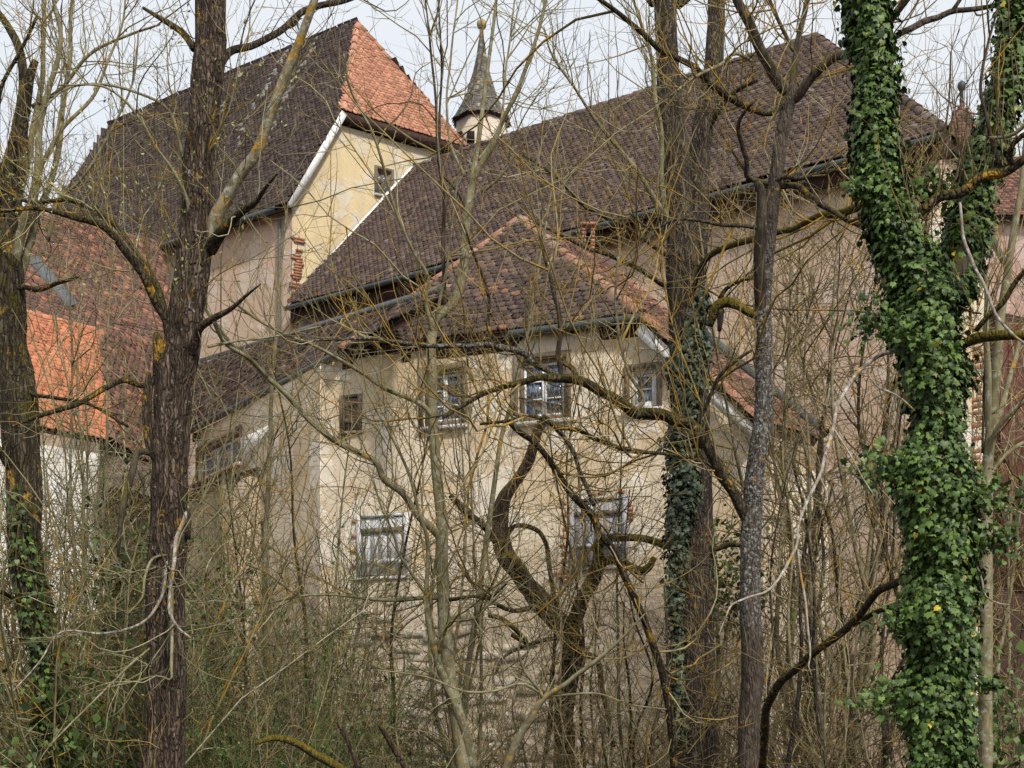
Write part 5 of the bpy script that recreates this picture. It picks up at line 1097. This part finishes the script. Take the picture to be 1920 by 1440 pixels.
def ivy(name, label, prof, d, size=.052, dens=3400, mat='ivy', n_ind=300, group=None, back=True, seed=3, droop=.35, tufts=()):
    root = empty(name, label, 'ivy', group)
    c, r = path(prof, d); c, r = resample(c, r, .05)
    seg = np.linalg.norm(np.diff(c, axis=0), axis=1); ww = np.append(seg, seg[-1])*r; ww /= ww.sum()
    area = (2*np.pi*r*np.append(seg, 0)).sum(); m = int(area*dens)
    i = rng.choice(len(c), m, p=ww); ang = rng.uniform(0, 2*np.pi, m)
    rad_dir = np.stack([np.cos(ang), np.sin(ang), np.zeros(m)], 1)
    p0 = c[i]+rng.normal(0, .03, (m, 3))
    lump = fbm(np.stack([np.cos(ang)*1.4, np.sin(ang)*1.4, p0[:, 2]*3.2], 1), seed)
    depth = rng.random(m)**.6
    keepm = (lump > -.35) | (rng.random(m) < .45)
    rr = r[i]*(.72+.38*lump)*(.5+.5*depth)
    pos = p0+rad_dir*rr[:, None]
    for (px, py, w, dd) in tufts:      # loose sprays that stick out
        k = int(1500*w); q = P(px, py, dd)+rng.normal(0, 1, (k, 3))*w*np.array([.8, .6, .55]); pos = np.concatenate([pos, q]); a2_ = rng.normal(size=(k, 3)); a2_[:, 1] -= 1; a2_ /= np.linalg.norm(a2_, axis=1, keepdims=True); rad_dir = np.concatenate([rad_dir, a2_]); keepm = np.append(keepm, np.ones(k, bool))
    pos = pos[keepm]; rd = rad_dir[keepm]; m = len(pos)
    nrm = rd*1.0+rng.normal(0, .42, (m, 3)); nrm[:, 2] += .45; nrm /= np.linalg.norm(nrm, axis=1, keepdims=True)
    tip = np.array([0, 0, -1.])+rng.normal(0, droop, (m, 3)); tip -= (tip*nrm).sum(1, keepdims=True)*nrm; tip /= np.linalg.norm(tip, axis=1, keepdims=True)
    sd_ = np.cross(tip, nrm)
    s_ = size*rng.lognormal(0, .2, m)
    outl = np.array([[0, 0, 0], [.28, -.12, .02], [.52, .12, -.04], [.40, .42, .02], [.46, .62, -.05], [.20, .66, .02], [0, 1.02, -.12], [-.20, .66, .02], [-.46, .62, -.05], [-.40, .42, .02], [-.52, .12, -.04], [-.28, -.12, .02], [0, .38, .09]])
    tri = np.array([[12, k, k+1] for k in range(11)]+[[12, 11, 0]])
    rn = rng.random(m)
    facing = (rd[:, 1] < .25); score = facing*1.0+rng.random(m)*.3+(np.linalg.norm(pos-np.median(pos, 0)*[1, 1, 0], axis=1)*0)+np.where(nrm[:, 1] < -.4, .5, 0)+(pos[:, 2] > -.8)*.5
    ind = np.zeros(m, bool); ind[np.argsort(-score)[:n_ind]] = True
    ms = []
    for q in range(4):
        o_ = mk_mesh('leaf', outl*np.array([1, 1, random.uniform(.3, 2.0)])+rng.normal(0, .015, outl.shape), [tri], M[mat], root); ms.append(o_.data); bpy.data.objects.remove(o_)
    for k in np.where(ind)[0]:
        o = link('leaf', ms[k % 4], root); R_ = Matrix((sd_[k]*s_[k], tip[k]*s_[k], nrm[k]*s_[k])).transposed().to_4x4(); R_.translation = Vector(pos[k]); o.matrix_basis = R_; o['rnd'] = float(rn[k])
    j = np.where(~ind)[0]; off = (np.arange(len(j))*13)[:, None, None]
    cup = rng.uniform(.2, 2.2, len(j))
    V = pos[j][:, None]+s_[j][:, None, None]*(outl[None, :, 0:1]*sd_[j][:, None]+outl[None, :, 1:2]*tip[j][:, None]+outl[None, :, 2:3]*cup[:, None, None]*nrm[j][:, None])
    o = mk_mesh('leaves', V.reshape(-1, 3), [(tri[None]+off).reshape(-1, 3)], M[mat], root, np.repeat(rn[j], 13)); o['kind'] = 'stuff'
    # climbing stems
    st = []
    for k in range(7):
        a = rng.uniform(0, 6.28); tt = np.linspace(0, len(c)-1, 26).astype(int); st.append(c[tt]+np.stack([np.cos(a+tt*.02), np.sin(a+tt*.02), tt*0], 1)*r[tt][:, None]*.45+rng.normal(0, .01, (26, 3)))
    join_tubes('stems', [(np.array(st), np.full((7, 26), .009), 5)], M['bark_dark'], root, None)
    return root
ivy('ivy', 'dense glossy dark green ivy wrapping the whole left fork and trunk on the right', IV1, 9.0, size=.037, dens=5400,
    tufts=[(1655, 880, .13, 8.9), (1645, 600, .12, 8.9), (1664, 1310, .13, 8.9), (1860, 930, .14, 8.9), (1870, 1010, .10, 8.9), (1690, 1165, .10, 8.9), (1745, 350, .10, 9.), (1700, 620, .1, 8.7), (1610, 350, .06, 8.9), (1850, 1280, .06, 9)])
ivy('ivy', 'glossy ivy on the right fork of the tree near the top right corner', IV2, 9.2, size=.037, dens=5400, seed=8, tufts=[(1845, 300, .12, 9.2), (1800, 400, .1, 9.2), (1905, 120, .08, 9.2)])
ivy('ivy', 'small-leaved grey-green ivy climbing the middle of the grey-barked double tree', [(1318, 545, 18), (1308, 600, 46), (1292, 680, 86), (1288, 760, 84), (1285, 840, 80), (1282, 920, 74), (1272, 1000, 52), (1266, 1080, 40), (1266, 1180, 30), (1270, 1280, 30), (1274, 1380, 26)], 15.75, size=.052, dens=1150, mat='ivy_grey', n_ind=120, seed=12, droop=.8)
ivy('ivy', 'sparse ivy on the foot of the leftmost mossy trunk', [(36, 920, 20), (40, 1000, 56), (46, 1060, 70), (60, 1120, 70), (72, 1200, 74), (90, 1300, 60), (100, 1440, 60), (112, 1520, 80)], 12.55, size=.045, dens=380, n_ind=120, seed=15, droop=.8)

# ---- tree right of the ivy trunk
T = Tree('slender_tree', 'slender olive-barked tree rising just right of the ivy trunk before the cream corner', 'tree',
    [(1846, 1500, 26), (1848, 1300, 25), (1850, 1100, 24), (1850, 940, 22), (1852, 850, 20), (1857, 797, 19), (1862, 740, 19), (1868, 680, 18), (1874, 620, 17), (1884, 540, 15), (1900, 440, 13), (1918, 330, 11), (1930, 200, 9)], 11.5, 'bark_smooth', d1=11.3, sides=18, step=.04, ridge_amp=.03)
T.limb([(1855, 820, 14), (1850, 760, 13), (1850, 700, 12), (1848, 640, 11), (1850, 560, 9), (1842, 470, 7), (1850, 380, 5)], 11.4, 11.0)
T.limb([(1858, 810, 12), (1875, 770, 11), (1890, 720, 10), (1905, 670, 9), (1915, 630, 8), (1940, 560, 6)], 11.4, 11.8)
T.limb([(1850, 870, 9), (1868, 805, 9), (1900, 770, 9), (1930, 745, 8)], 11.3, 11.0)
T.limb([(1852, 900, 9), (1870, 870, 8), (1900, 840, 8), (1940, 820, 7)], 11.4, 11.7)
T.limb([(1842, 850, 5), (1843, 780, 5), (1845, 700, 5), (1848, 660, 4)], 11.2, 11.1, 'bark_dark')
T.twigs([dict(n=10, L=.7, K=7, up=.22, ang=(.4, 1.1), rfac=.008, rmax=.007), dict(n=3.6, L=.3, K=5, up=.06, rmax=.004, rmin=.002), dict(n=2, L=.14, K=4, rmax=.0025, rmin=.0018)], 'twig_olive')
# ---- curved foreground sapling, bottom centre
T = Tree('curved_sapling', 'dark olive sapling curving up to the right in the bottom centre', 'tree',
    [(930, 1520, 18), (948, 1440, 16), (958, 1410, 15), (970, 1385, 14), (982, 1365, 14), (993, 1350, 13), (1004, 1330, 13), (1017, 1313, 12), (1035, 1298, 11), (1057, 1285, 10), (1085, 1262, 8), (1107, 1247, 8), (1135, 1225, 7), (1173, 1190, 5), (1210, 1150, 3)], 10.5, 'bark_smooth', d1=9.8, sides=14, step=.03, ridge_amp=.0)
T.lines.append((T.trunk[0][len(T.trunk[0])//2:], T.trunk[1][len(T.trunk[0])//2:]))
T.limb([(1018, 1312, 8), (1012, 1295, 7), (1002, 1282, 6), (985, 1262, 6), (975, 1240, 5), (972, 1215, 4), (982, 1190, 3)], 10.3, 10.0)
T.limb([(1014, 1300, 7), (980, 1282, 6), (930, 1295, 5), (880, 1298, 4), (800, 1270, 3), (700, 1255, 3)], 10.3, 9.6)
T.limb([(1030, 1305, 6), (1070, 1302, 5), (1120, 1300, 4), (1180, 1320, 3), (1250, 1330, 2)], 10.2, 10.2)
T.twigs([dict(n=7, L=.45, K=6, up=.08, ang=(.4, 1.1), rfac=.008, rmax=.005), dict(n=3.4, L=.2, K=5, rmax=.003, rmin=.0015), dict(n=2, L=.1, K=4, rmax=.002, rmin=.0013)], 'twig_green')
# ---- fallen and broken pieces along the bottom edge
T = Tree('fallen_branch', 'mossy broken branch arching out of the undergrowth at the bottom edge', 'branch',
    [(480, 1394, 7), (495, 1388, 10), (513, 1383, 12), (530, 1385, 13), (550, 1391, 14), (570, 1401, 15), (587, 1412, 16), (610, 1424, 17), (640, 1442, 18), (700, 1490, 18), (760, 1560, 18), (800, 1700, 18)], 10, 'bark_moss_thick', d1=10.6, sides=14, step=.03, ridge_amp=.05, ground=False)
T = Tree('dead_stub', 'thin brown dead stub leaning left at the bottom, left of the smooth olive tree', 'branch',
    [(680, 1500, 11), (672, 1440, 11), (660, 1405, 10), (645, 1375, 9), (632, 1352, 8)], 10.4, 'bark_red', d1=10.4, sides=10, ridge_amp=.04)
T = Tree('dead_stub', 'short brown broken stem slanting right at the bottom centre-left', 'branch',
    [(780, 1500, 14), (757, 1430, 13), (738, 1400, 12), (722, 1375, 11), (713, 1361, 9)], 11.5, 'bark_red', d1=11.4, sides=10, ridge_amp=.04)
# ---- bird
bird = empty('bird', 'small dark bird against the sky beside the smooth side stem of the willow', 'bird')
bp = P(556, 43, 20.0); k = 20.0/F
prof = [(-13, 12, .6), (-9, 6, 2.2), (-5, 2, 3.8), (-1, -3, 4.0), (2, -6, 3.2), (5, -8, 2.8), (8, -8, 1.4), (12, -7.5, .3)]
o, _, _ = limb_mesh('body', [bp+np.array([x*k, 0, -y*k]) for x, y, _ in prof], [r*k for *_, r in prof], simple('dark_feathers', (.035, .04, .05), .7), bird, 10, .012, 0, .02, wig=0)
mb = MB(); 
for sx, pts in ((1, [(-3, 0), (3, 0), (6, 14), (7, 24), (4, 16), (0, 6)]), (-1, [(-4, 0), (0, 2), (-8, 8), (-14, 22), (-15, 26), (-9, 10)])):
    V = np.array([bp+np.array([x*k, -.02*sx, -y*k]) for x, y in pts]+[bp+np.array([x*k, -.02*sx+.006, -y*k]) for x, y in pts]); n6 = 6
    mb.add(V, [list(range(6)), list(range(6, 12))[::-1]]+[[i, (i+1) % 6, 6+(i+1) % 6, 6+i] for i in range(6)])
mb.build('wing', M['gutter'], bird)

# ------------------------------------------------------------------ thicket: saplings and shrubs
def proto_sapling(h, r, lean, spread, mat, tmat, n1, L1, seed_, n2=3.2, L2=.34, n3=0, L3=.15, t0=.08, catk=None, crook=.2):
    root = bpy.data.objects.new('sapling', None); COL.objects.link(root)
    k = 7; pts = np.zeros((k, 3)); pts[:, 2] = np.linspace(0, h, k); off = np.cumsum(rng.normal(0, spread, (k, 2)), 0); pts[1:, :2] = off[1:]; pts[:, 0] += lean*np.linspace(0, 1, k)**1.4*h
    rad = r*np.linspace(1, .25, k)
    o, p, rr = limb_mesh('trunk', pts, rad, M[mat], root, 7, .12, 0, .05)
    A_, B_ = toarr([(p, rr)]); bt = []
    total = h; lv = (A_, B_)
    for i, (n_, l_, up) in enumerate(((n1, L1, .12), (n2, L2, .06), (n3, L3, .02))):
        c_ = int(n_*total)
        if c_ < 1: break
        Pt, Rd = spawn(lv[0], lv[1], c_, l_, K=(7, 5, 4)[i]+(3 if crook > .22 and i < 2 else 0), up=up, ang=(.35, 1.25), rfac=.009, rmin=.0024, rmax=(.011, .0052, .0034)[i], t0=t0 if i == 0 else .1, wig=crook)
        bt.append((Pt, Rd, 3)); lv = (Pt, Rd); total = np.linalg.norm(np.diff(Pt, axis=1), axis=-1).sum()
    join_tubes('twigs', bt, M[tmat], root)
    last = bt[-1][0]
    if catk:
        m = int(len(last)*catk[0]); i = rng.integers(0, len(last), m); kk = rng.integers(1, last.shape[1], m)
        leaves_mesh(catk[3], last[i, kk], catk[1], M[catk[2]], root, dirn=np.tile([[0, 0, -1.]], (m, 1)), spread=.25, asp=.2)
    return root
def copy_tree(src, loc, rz, sc, label, cat, group, name=None):
    o = src.copy(); COL.objects.link(o); o.location = loc; o.rotation_euler = (0, 0, rz); o.scale = sc
    tag(o, label, cat, group)
    for ch_ in src.children:
        c_ = ch_.copy(); COL.objects.link(c_); c_.parent = o
    return o
MARKS = [(-200, 'the left edge'), (50, 'the leftmost mossy trunk'), (180, 'the hanging bleached branch'), (312, 'the ridged willow'), (500, 'the barred slit'), (715, 'the pale shutter'), (840, 'the smooth olive tree'), (1050, 'the arching willow'), (1300, 'the grey-barked tree'), (1408, 'the lichen-spotted tree'), (1760, 'the ivy-clad trunk'), (2200, 'the right edge')]
ORD = ['first', 'second', 'third', 'fourth', 'fifth', 'sixth', 'seventh', 'eighth', 'ninth', 'tenth', 'eleventh', 'twelfth', 'thirteenth', 'fourteenth', 'fifteenth', 'sixteenth', 'seventeenth', 'eighteenth', 'nineteenth', 'twentieth']+['outermost']*20
SEEN = {}
def scatter(protos, spots, label, cat, group):
    spots = sorted(spots)
    for i, (px, d, h, rz) in enumerate(spots):
        src = protos[(i*7) % len(protos)]; q = P(px, HY, d); g_i = max(k for k in range(len(MARKS)) if MARKS[k][0] < px)
        key = (label, g_i); SEEN[key] = SEEN.get(key, 0)+1; tot = sum(1 for t in spots if max(k for k in range(len(MARKS)) if MARKS[k][0] < t[0]) == g_i)
        a_, b_ = MARKS[g_i][1], MARKS[g_i+1][1]
        where = 'right of '+a_ if 'edge' in b_ else ('left of '+b_ if 'edge' in a_ else 'just right of '+a_)
        lab_ = (ORD[SEEN[key]-1]+' ' if tot > 1 else '')+label+(' from the left, ' if tot > 1 else ', ')+where
        copy_tree(src, (q[0], q[1], -1.75), rz, (h, h, h), lab_, cat, group)
def drop(ps):
    for r_ in ps:
        for c_ in list(r_.children): bpy.data.objects.remove(c_)
        bpy.data.objects.remove(r_)
R_ = random.uniform
# pale slim saplings on the left, in front of the orange roof and the low window
ps = [proto_sapling(6.5, .028, R_(-.05, .05), .05, 'bark_smooth', 'twig_green', 5, .75, i, 3.2, .3, 2.0, .13) for i in range(3)]
scatter(ps, [(128, 15, 1.0, 1.), (178, 16.5, 1.05, 2.), (215, 15.5, 1.1, 3.), (262, 17, .95, 4.), (105, 17.5, .9, .4), (380, 17, .75, 5.2), (405, 15.5, .62, .5), (430, 18, .8, 2.2), (240, 18.5, 1.0, 1.6), (152, 19.5, 1.05, 5.)],
        'slim pale sapling', 'sapling', 'slim pale saplings on the left')
drop(ps)
T = Tree('pale_sapling', 'straight pale-barked sapling standing in front of the narrow barred slit', 'sapling',
    [(503, 1500, 13), (501, 1440, 12), (500, 1300, 11), (498, 1150, 11), (497, 1040, 10), (502, 930, 9), (506, 830, 8), (510, 720, 7), (520, 600, 6), (528, 480, 4), (540, 380, 3)], 16, 'bark_smooth', d1=15.8, sides=10, step=.05, ridge_amp=0)
T.lines.append(T.trunk); T.twigs([dict(n=6, L=.6, K=6, up=.12, rfac=.008, rmax=.006), dict(n=3.5, L=.28, K=5, rmax=.004, rmin=.0024), dict(n=2, L=.14, K=4, rmax=.003, rmin=.0022)], 'twig_green')
# hazel thicket: brown fine twigs in front of the pink hall wall and the front wall
ps = [proto_sapling(6.2, .032, R_(-.16, .16), .15, ('bark_smooth', 'bark_grey')[i % 2], ('twig_olive', 'twig_brown')[i % 2], 7, 1.0, i, 3.6, .42, 2.8, .2, catk=(.10, .05, 'catkin', 'catkins'), crook=.25) for i in range(4)]
scatter(ps, [(1385, 17.5, 1.15, .3), (1470, 17, 1.2, 1.2), (1520, 18, 1.3, 2.), (1560, 16.5, 1.15, 3.), (1600, 18.5, 1.35, 4.), (1640, 17, 1.2, 5.), (1540, 15, .9, 4.4), (1620, 15.5, .95, 1.7), (1455, 15.3, .8, 2.9)],
        'tall brown hazel rod', 'hazel', 'hazel rods before the hall wall')
scatter(ps, [(1090, 19, .7, .3), (1180, 17.5, .72, 1.2), (1220, 19, .8, 2.), (990, 17, .55, 3.), (930, 19.5, .6, 4.), (780, 17, .55, 5.), (640, 19, .6, 2.2), (600, 18, .66, .4), (560, 20, .75, 5.5), (860, 18.5, .5, 3.9), (1140, 15.5, .55, 2.5), (1040, 16.2, .5, 1.1), (650, 16, .52, 1.4), (1350, 18.5, .7, 4.4)],
        'short brown hazel rod', 'hazel', 'hazel rods before the cream wall')
scatter(ps, [(1890, 13.5, .8, .3), (1930, 15, 1.0, 1.2), (1900, 17, 1.1, 2.), (1845, 15.5, .7, 4.)], 'brown hazel rod', 'hazel', 'hazel rods at the right edge')
drop(ps)
# stiff upright stems of the right-hand thicket
ps = [proto_sapling(5.2, .055, R_(-.12, .12), .09, ('bark_mossy', 'bark_grey', 'bark_red')[i % 3], 'twig_brown', 5, .8, i, 3.4, .36, 2, .17) for i in range(4)]
scatter(ps, [(1460, 14.5, .72, .2), (1490, 16.5, .85, 1.4), (1545, 17, .95, 2.6), (1575, 14.2, .7, 3.7), (1610, 16, .9, 4.8), (1650, 14.8, .75, 5.6), (1500, 18.2, 1.0, 4.), (1220, 15.2, .62, 1.), (1180, 16.6, .6, 2.3), (1150, 14.6, .42, 5.)],
        'thin mossy upright stem', 'sapling', 'thin stems in the right thicket')
drop(ps)
ps = [proto_sapling(5.6, .03, R_(-.25, .25), .13, ('bark_mossy', 'bark_smooth', 'bark_smooth')[i % 3], ('twig_orange', 'twig_olive', 'twig_brown')[i % 3], 4.6, 1.2, i, 4.6, .48, 3.2, .18, catk=(.10, .05, 'catkin', 'catkins'), crook=.27) for i in range(5)]
scatter(ps, [(560, 14.5, .86, .3), (640, 15.5, 1.0, 1.2), (790, 15, .92, 3.), (880, 16, 1.0, 4.), (830, 17.5, 1.05, .9), (530, 17, .95, 5.1), (960, 15, .9, 5.), (1040, 16.5, .95, 5.9), (1190, 17, .95, 3.4), (610, 18, 1.0, .8), (980, 18, 1.1, 4.4), (480, 15.5, .8, 1.7)],
        'crooked mossy hazel stem', 'hazel', 'crooked hazel stems before the cream wall')
scatter(ps, [(1380, 16.5, 1.2, .3), (1425, 18, 1.3, 1.2), (1465, 15.5, 1.25, 2.), (1510, 17, 1.4, 3.), (1550, 19, 1.5, 4.), (1590, 16, 1.35, 5.), (1630, 18, 1.5, 5.9), (1655, 16, 1.3, 2.6), (1530, 17.5, 1.45, 1.), (1480, 19, 1.5, 5.2), (1530, 15, .75, .7), (1600, 14.5, .65, 3.5), (1350, 15.4, .62, 1.9), (1570, 21, 1.3, 2.2), (1490, 20.5, 1.25, .9)],
        'crooked tan hazel stem', 'hazel', 'crooked hazel stems in the right thicket')
scatter(ps, [(-10, 16, .75, .3), (30, 18, .85, 1.2), (70, 15.5, .7, 2.), (110, 17, .78, 3.), (150, 19, .85, 4.), (190, 16, .7, 5.), (230, 18, .8, 5.9), (270, 16.5, .7, 2.6), (345, 17.5, .7, .7), (1890, 16, .9, 1.7), (1925, 18, 1.0, 3.1), (1865, 19, .9, 4.7)],
        'crooked olive hazel stem', 'hazel', 'crooked hazel stems at the outer edges')
drop(ps)
# low shrubs: tangled arching twigs
def proto_shrub(h, n_, tmat, L1, L2, seed_, up=.12, leaf=None, n2=5.0, n3=1.6, arch=.0):
    root = bpy.data.objects.new('shrub', None); COL.objects.link(root)
    if leaf and leaf[2] == 'bush_green': tmat = ('bush_green', 'twig_olive', 'twig_brown')[seed_ % 3]
    base = rng.normal(0, .22, (n_, 3)); base[:, 2] = 0
    A_ = np.stack([base, base+rng.normal(0, .12, (n_, 3))*[1, 1, 0]+[0, 0, .3]], 1)
    Pt, Rd = spawn(np.repeat(A_, 1, 0), np.full((n_, 2), .012), n_*2, h, K=9, up=up, ang=(.1, .9), rfac=.008, rmin=.005, rmax=.015, wig=.16, t0=0)
    if arch: 
        t = np.linspace(0, 1, 9)[None]; Pt[:, :, 2] -= arch*t**2.2*h
    bt = [(Pt, Rd, 4)]
    tot = np.linalg.norm(np.diff(Pt, axis=1), axis=-1).sum(); P2, R2 = spawn(Pt, Rd, int(tot*n2), L1, K=6, up=.05, ang=(.4, 1.2), rfac=.012, rmin=.0034, rmax=.008, wig=.24); bt.append((P2, R2, 3))
    tot = np.linalg.norm(np.diff(P2, axis=1), axis=-1).sum(); P3, R3 = spawn(P2, R2, int(tot*n3), L2, K=4, up=.02, rmin=.0024, rmax=.0035, wig=.25); bt.append((P3, R3, 3))
    join_tubes('twigs', bt, M[tmat], root)
    if leaf:
        m = int(len(P3)*leaf[0]); i = rng.integers(0, len(P3), m); kk = rng.integers(0, 4, m); leaves_mesh('leaves', P3[i, kk], leaf[1], M[leaf[2]], root, spread=1., asp=.5)
    return root
ps = [proto_shrub(2.6, 7, ('twig_brown', 'twig_olive', 'twig_brown')[i], .55, .22, i, arch=.22, n2=3.6, leaf=(.10, .05, 'dead_leaf')) for i in range(3)]
sp_ = [(x, R_(13.6, 18), R_(.6, 1.05), R_(0, 6.28)) for x in np.linspace(420, 1660, 34)]
scatter(ps, sp_, 'low tangled leafless shrub', 'shrub', 'leafless shrubs along the bottom'); 
scatter(ps, [(x, R_(17, 21), R_(.8, 1.15), R_(0, 6.28)) for x in list(np.linspace(320, 900, 5))+list(np.linspace(1150, 1640, 8))], 'leafless shrub at the wall foot', 'shrub', 'shrubs against the wall foot')
scatter(ps, [(x, R_(10, 17), R_(.9, 1.3), R_(0, 6.28)) for x in (1840, 1870, 1900, 1930, 1890, 1915)], 'tangled bottom-corner brown shrub', 'shrub', 'shrubs in the bottom right corner')
drop(ps)
ps = [proto_shrub(3.0, 7, ('twig_green', 'twig_orange', 'twig_green')[i], .6, .24, i, arch=.4, n2=3.4) for i in range(3)]
scatter(ps, [(x, R_(12.8, 17), R_(1.0, 1.5), R_(0, 6.28)) for x in list(np.linspace(-20, 345, 19))+[120, 200, 90, 160]]+[(x, R_(16, 20), R_(1.6, 2.0), R_(0, 6.28)) for x in np.linspace(-10, 300, 10)], 'pale olive arching shrub', 'shrub', 'pale shrubs around the left trunks')
drop(ps)
ps = [proto_shrub(2.1, 14, 'bush_green', .45, .16, i, up=.2, leaf=(2.6, .03, 'bush_green'), n2=8, n3=2.4) for i in range(3)]
scatter(ps, [(410, 13, .8, .2), (570, 12.9, .8, 1.9), (90, 13, .7, 1.1), (10, 13, .8, 1.1), (430, 14, 1.0, 0.), (490, 14.5, 1.15, 1.), (550, 14, 1.1, 2.), (600, 15, 1.0, 3.), (640, 14.5, .8, 4.), (520, 13, .85, 5.), (460, 12.8, .8, .5), (230, 13.8, .9, 2.), (700, 15.5, .85, 3.3)], 'fine-leaved fresh green bush', 'bush', 'fresh green bushes at the wall foot')
drop(ps)
# low evergreen ivy mounds on the ground
for (px, py, d, w, lab) in ((250, 1100, 15.5, .55, 'patch of green ivy behind the willow foot on the left'), (395, 1180, 16, .45, 'ivy clump low behind the willow, right side'), (140, 1400, 12.5, .55, 'dark ivy mound in the bottom left corner'), (1370, 1090, 17, .4, 'small ivy clump between the grey tree and the lichened tree'), (1840, 1400, 12, .5, 'ivy mound at the foot of the ivy-clad trunk')):
    m = 900; q = P(px, py, d)+rng.normal(0, 1, (m, 3))*w*np.array([.6, .5, .9]); o = leaves_mesh('ivy_clump', q, .06, M['ivy'], None, dirn=np.tile([[0, -.3, -.8]], (m, 1)), spread=.7, asp=.85, kind=None); tag(o, lab, 'ivy')
# leaf litter on the ground
m = 26000; q = np.stack([rng.uniform(-12, 14, m), rng.uniform(6, 24, m), np.full(m, 0.)], 1)
q[:, 2] = -1.93+.35*np.clip((q[:, 1]-14)/8, 0, 1)+.12*fbm(np.stack([q[:, 0]*.35, q[:, 1]*.35, q[:, 0]*0], -1), 3)+.03
leaves_mesh('leaf_litter', q, .07, M['dead_leaf'], None, dirn=np.tile([[1, 0, .1]], (m, 1)), spread=1.2, asp=.6)
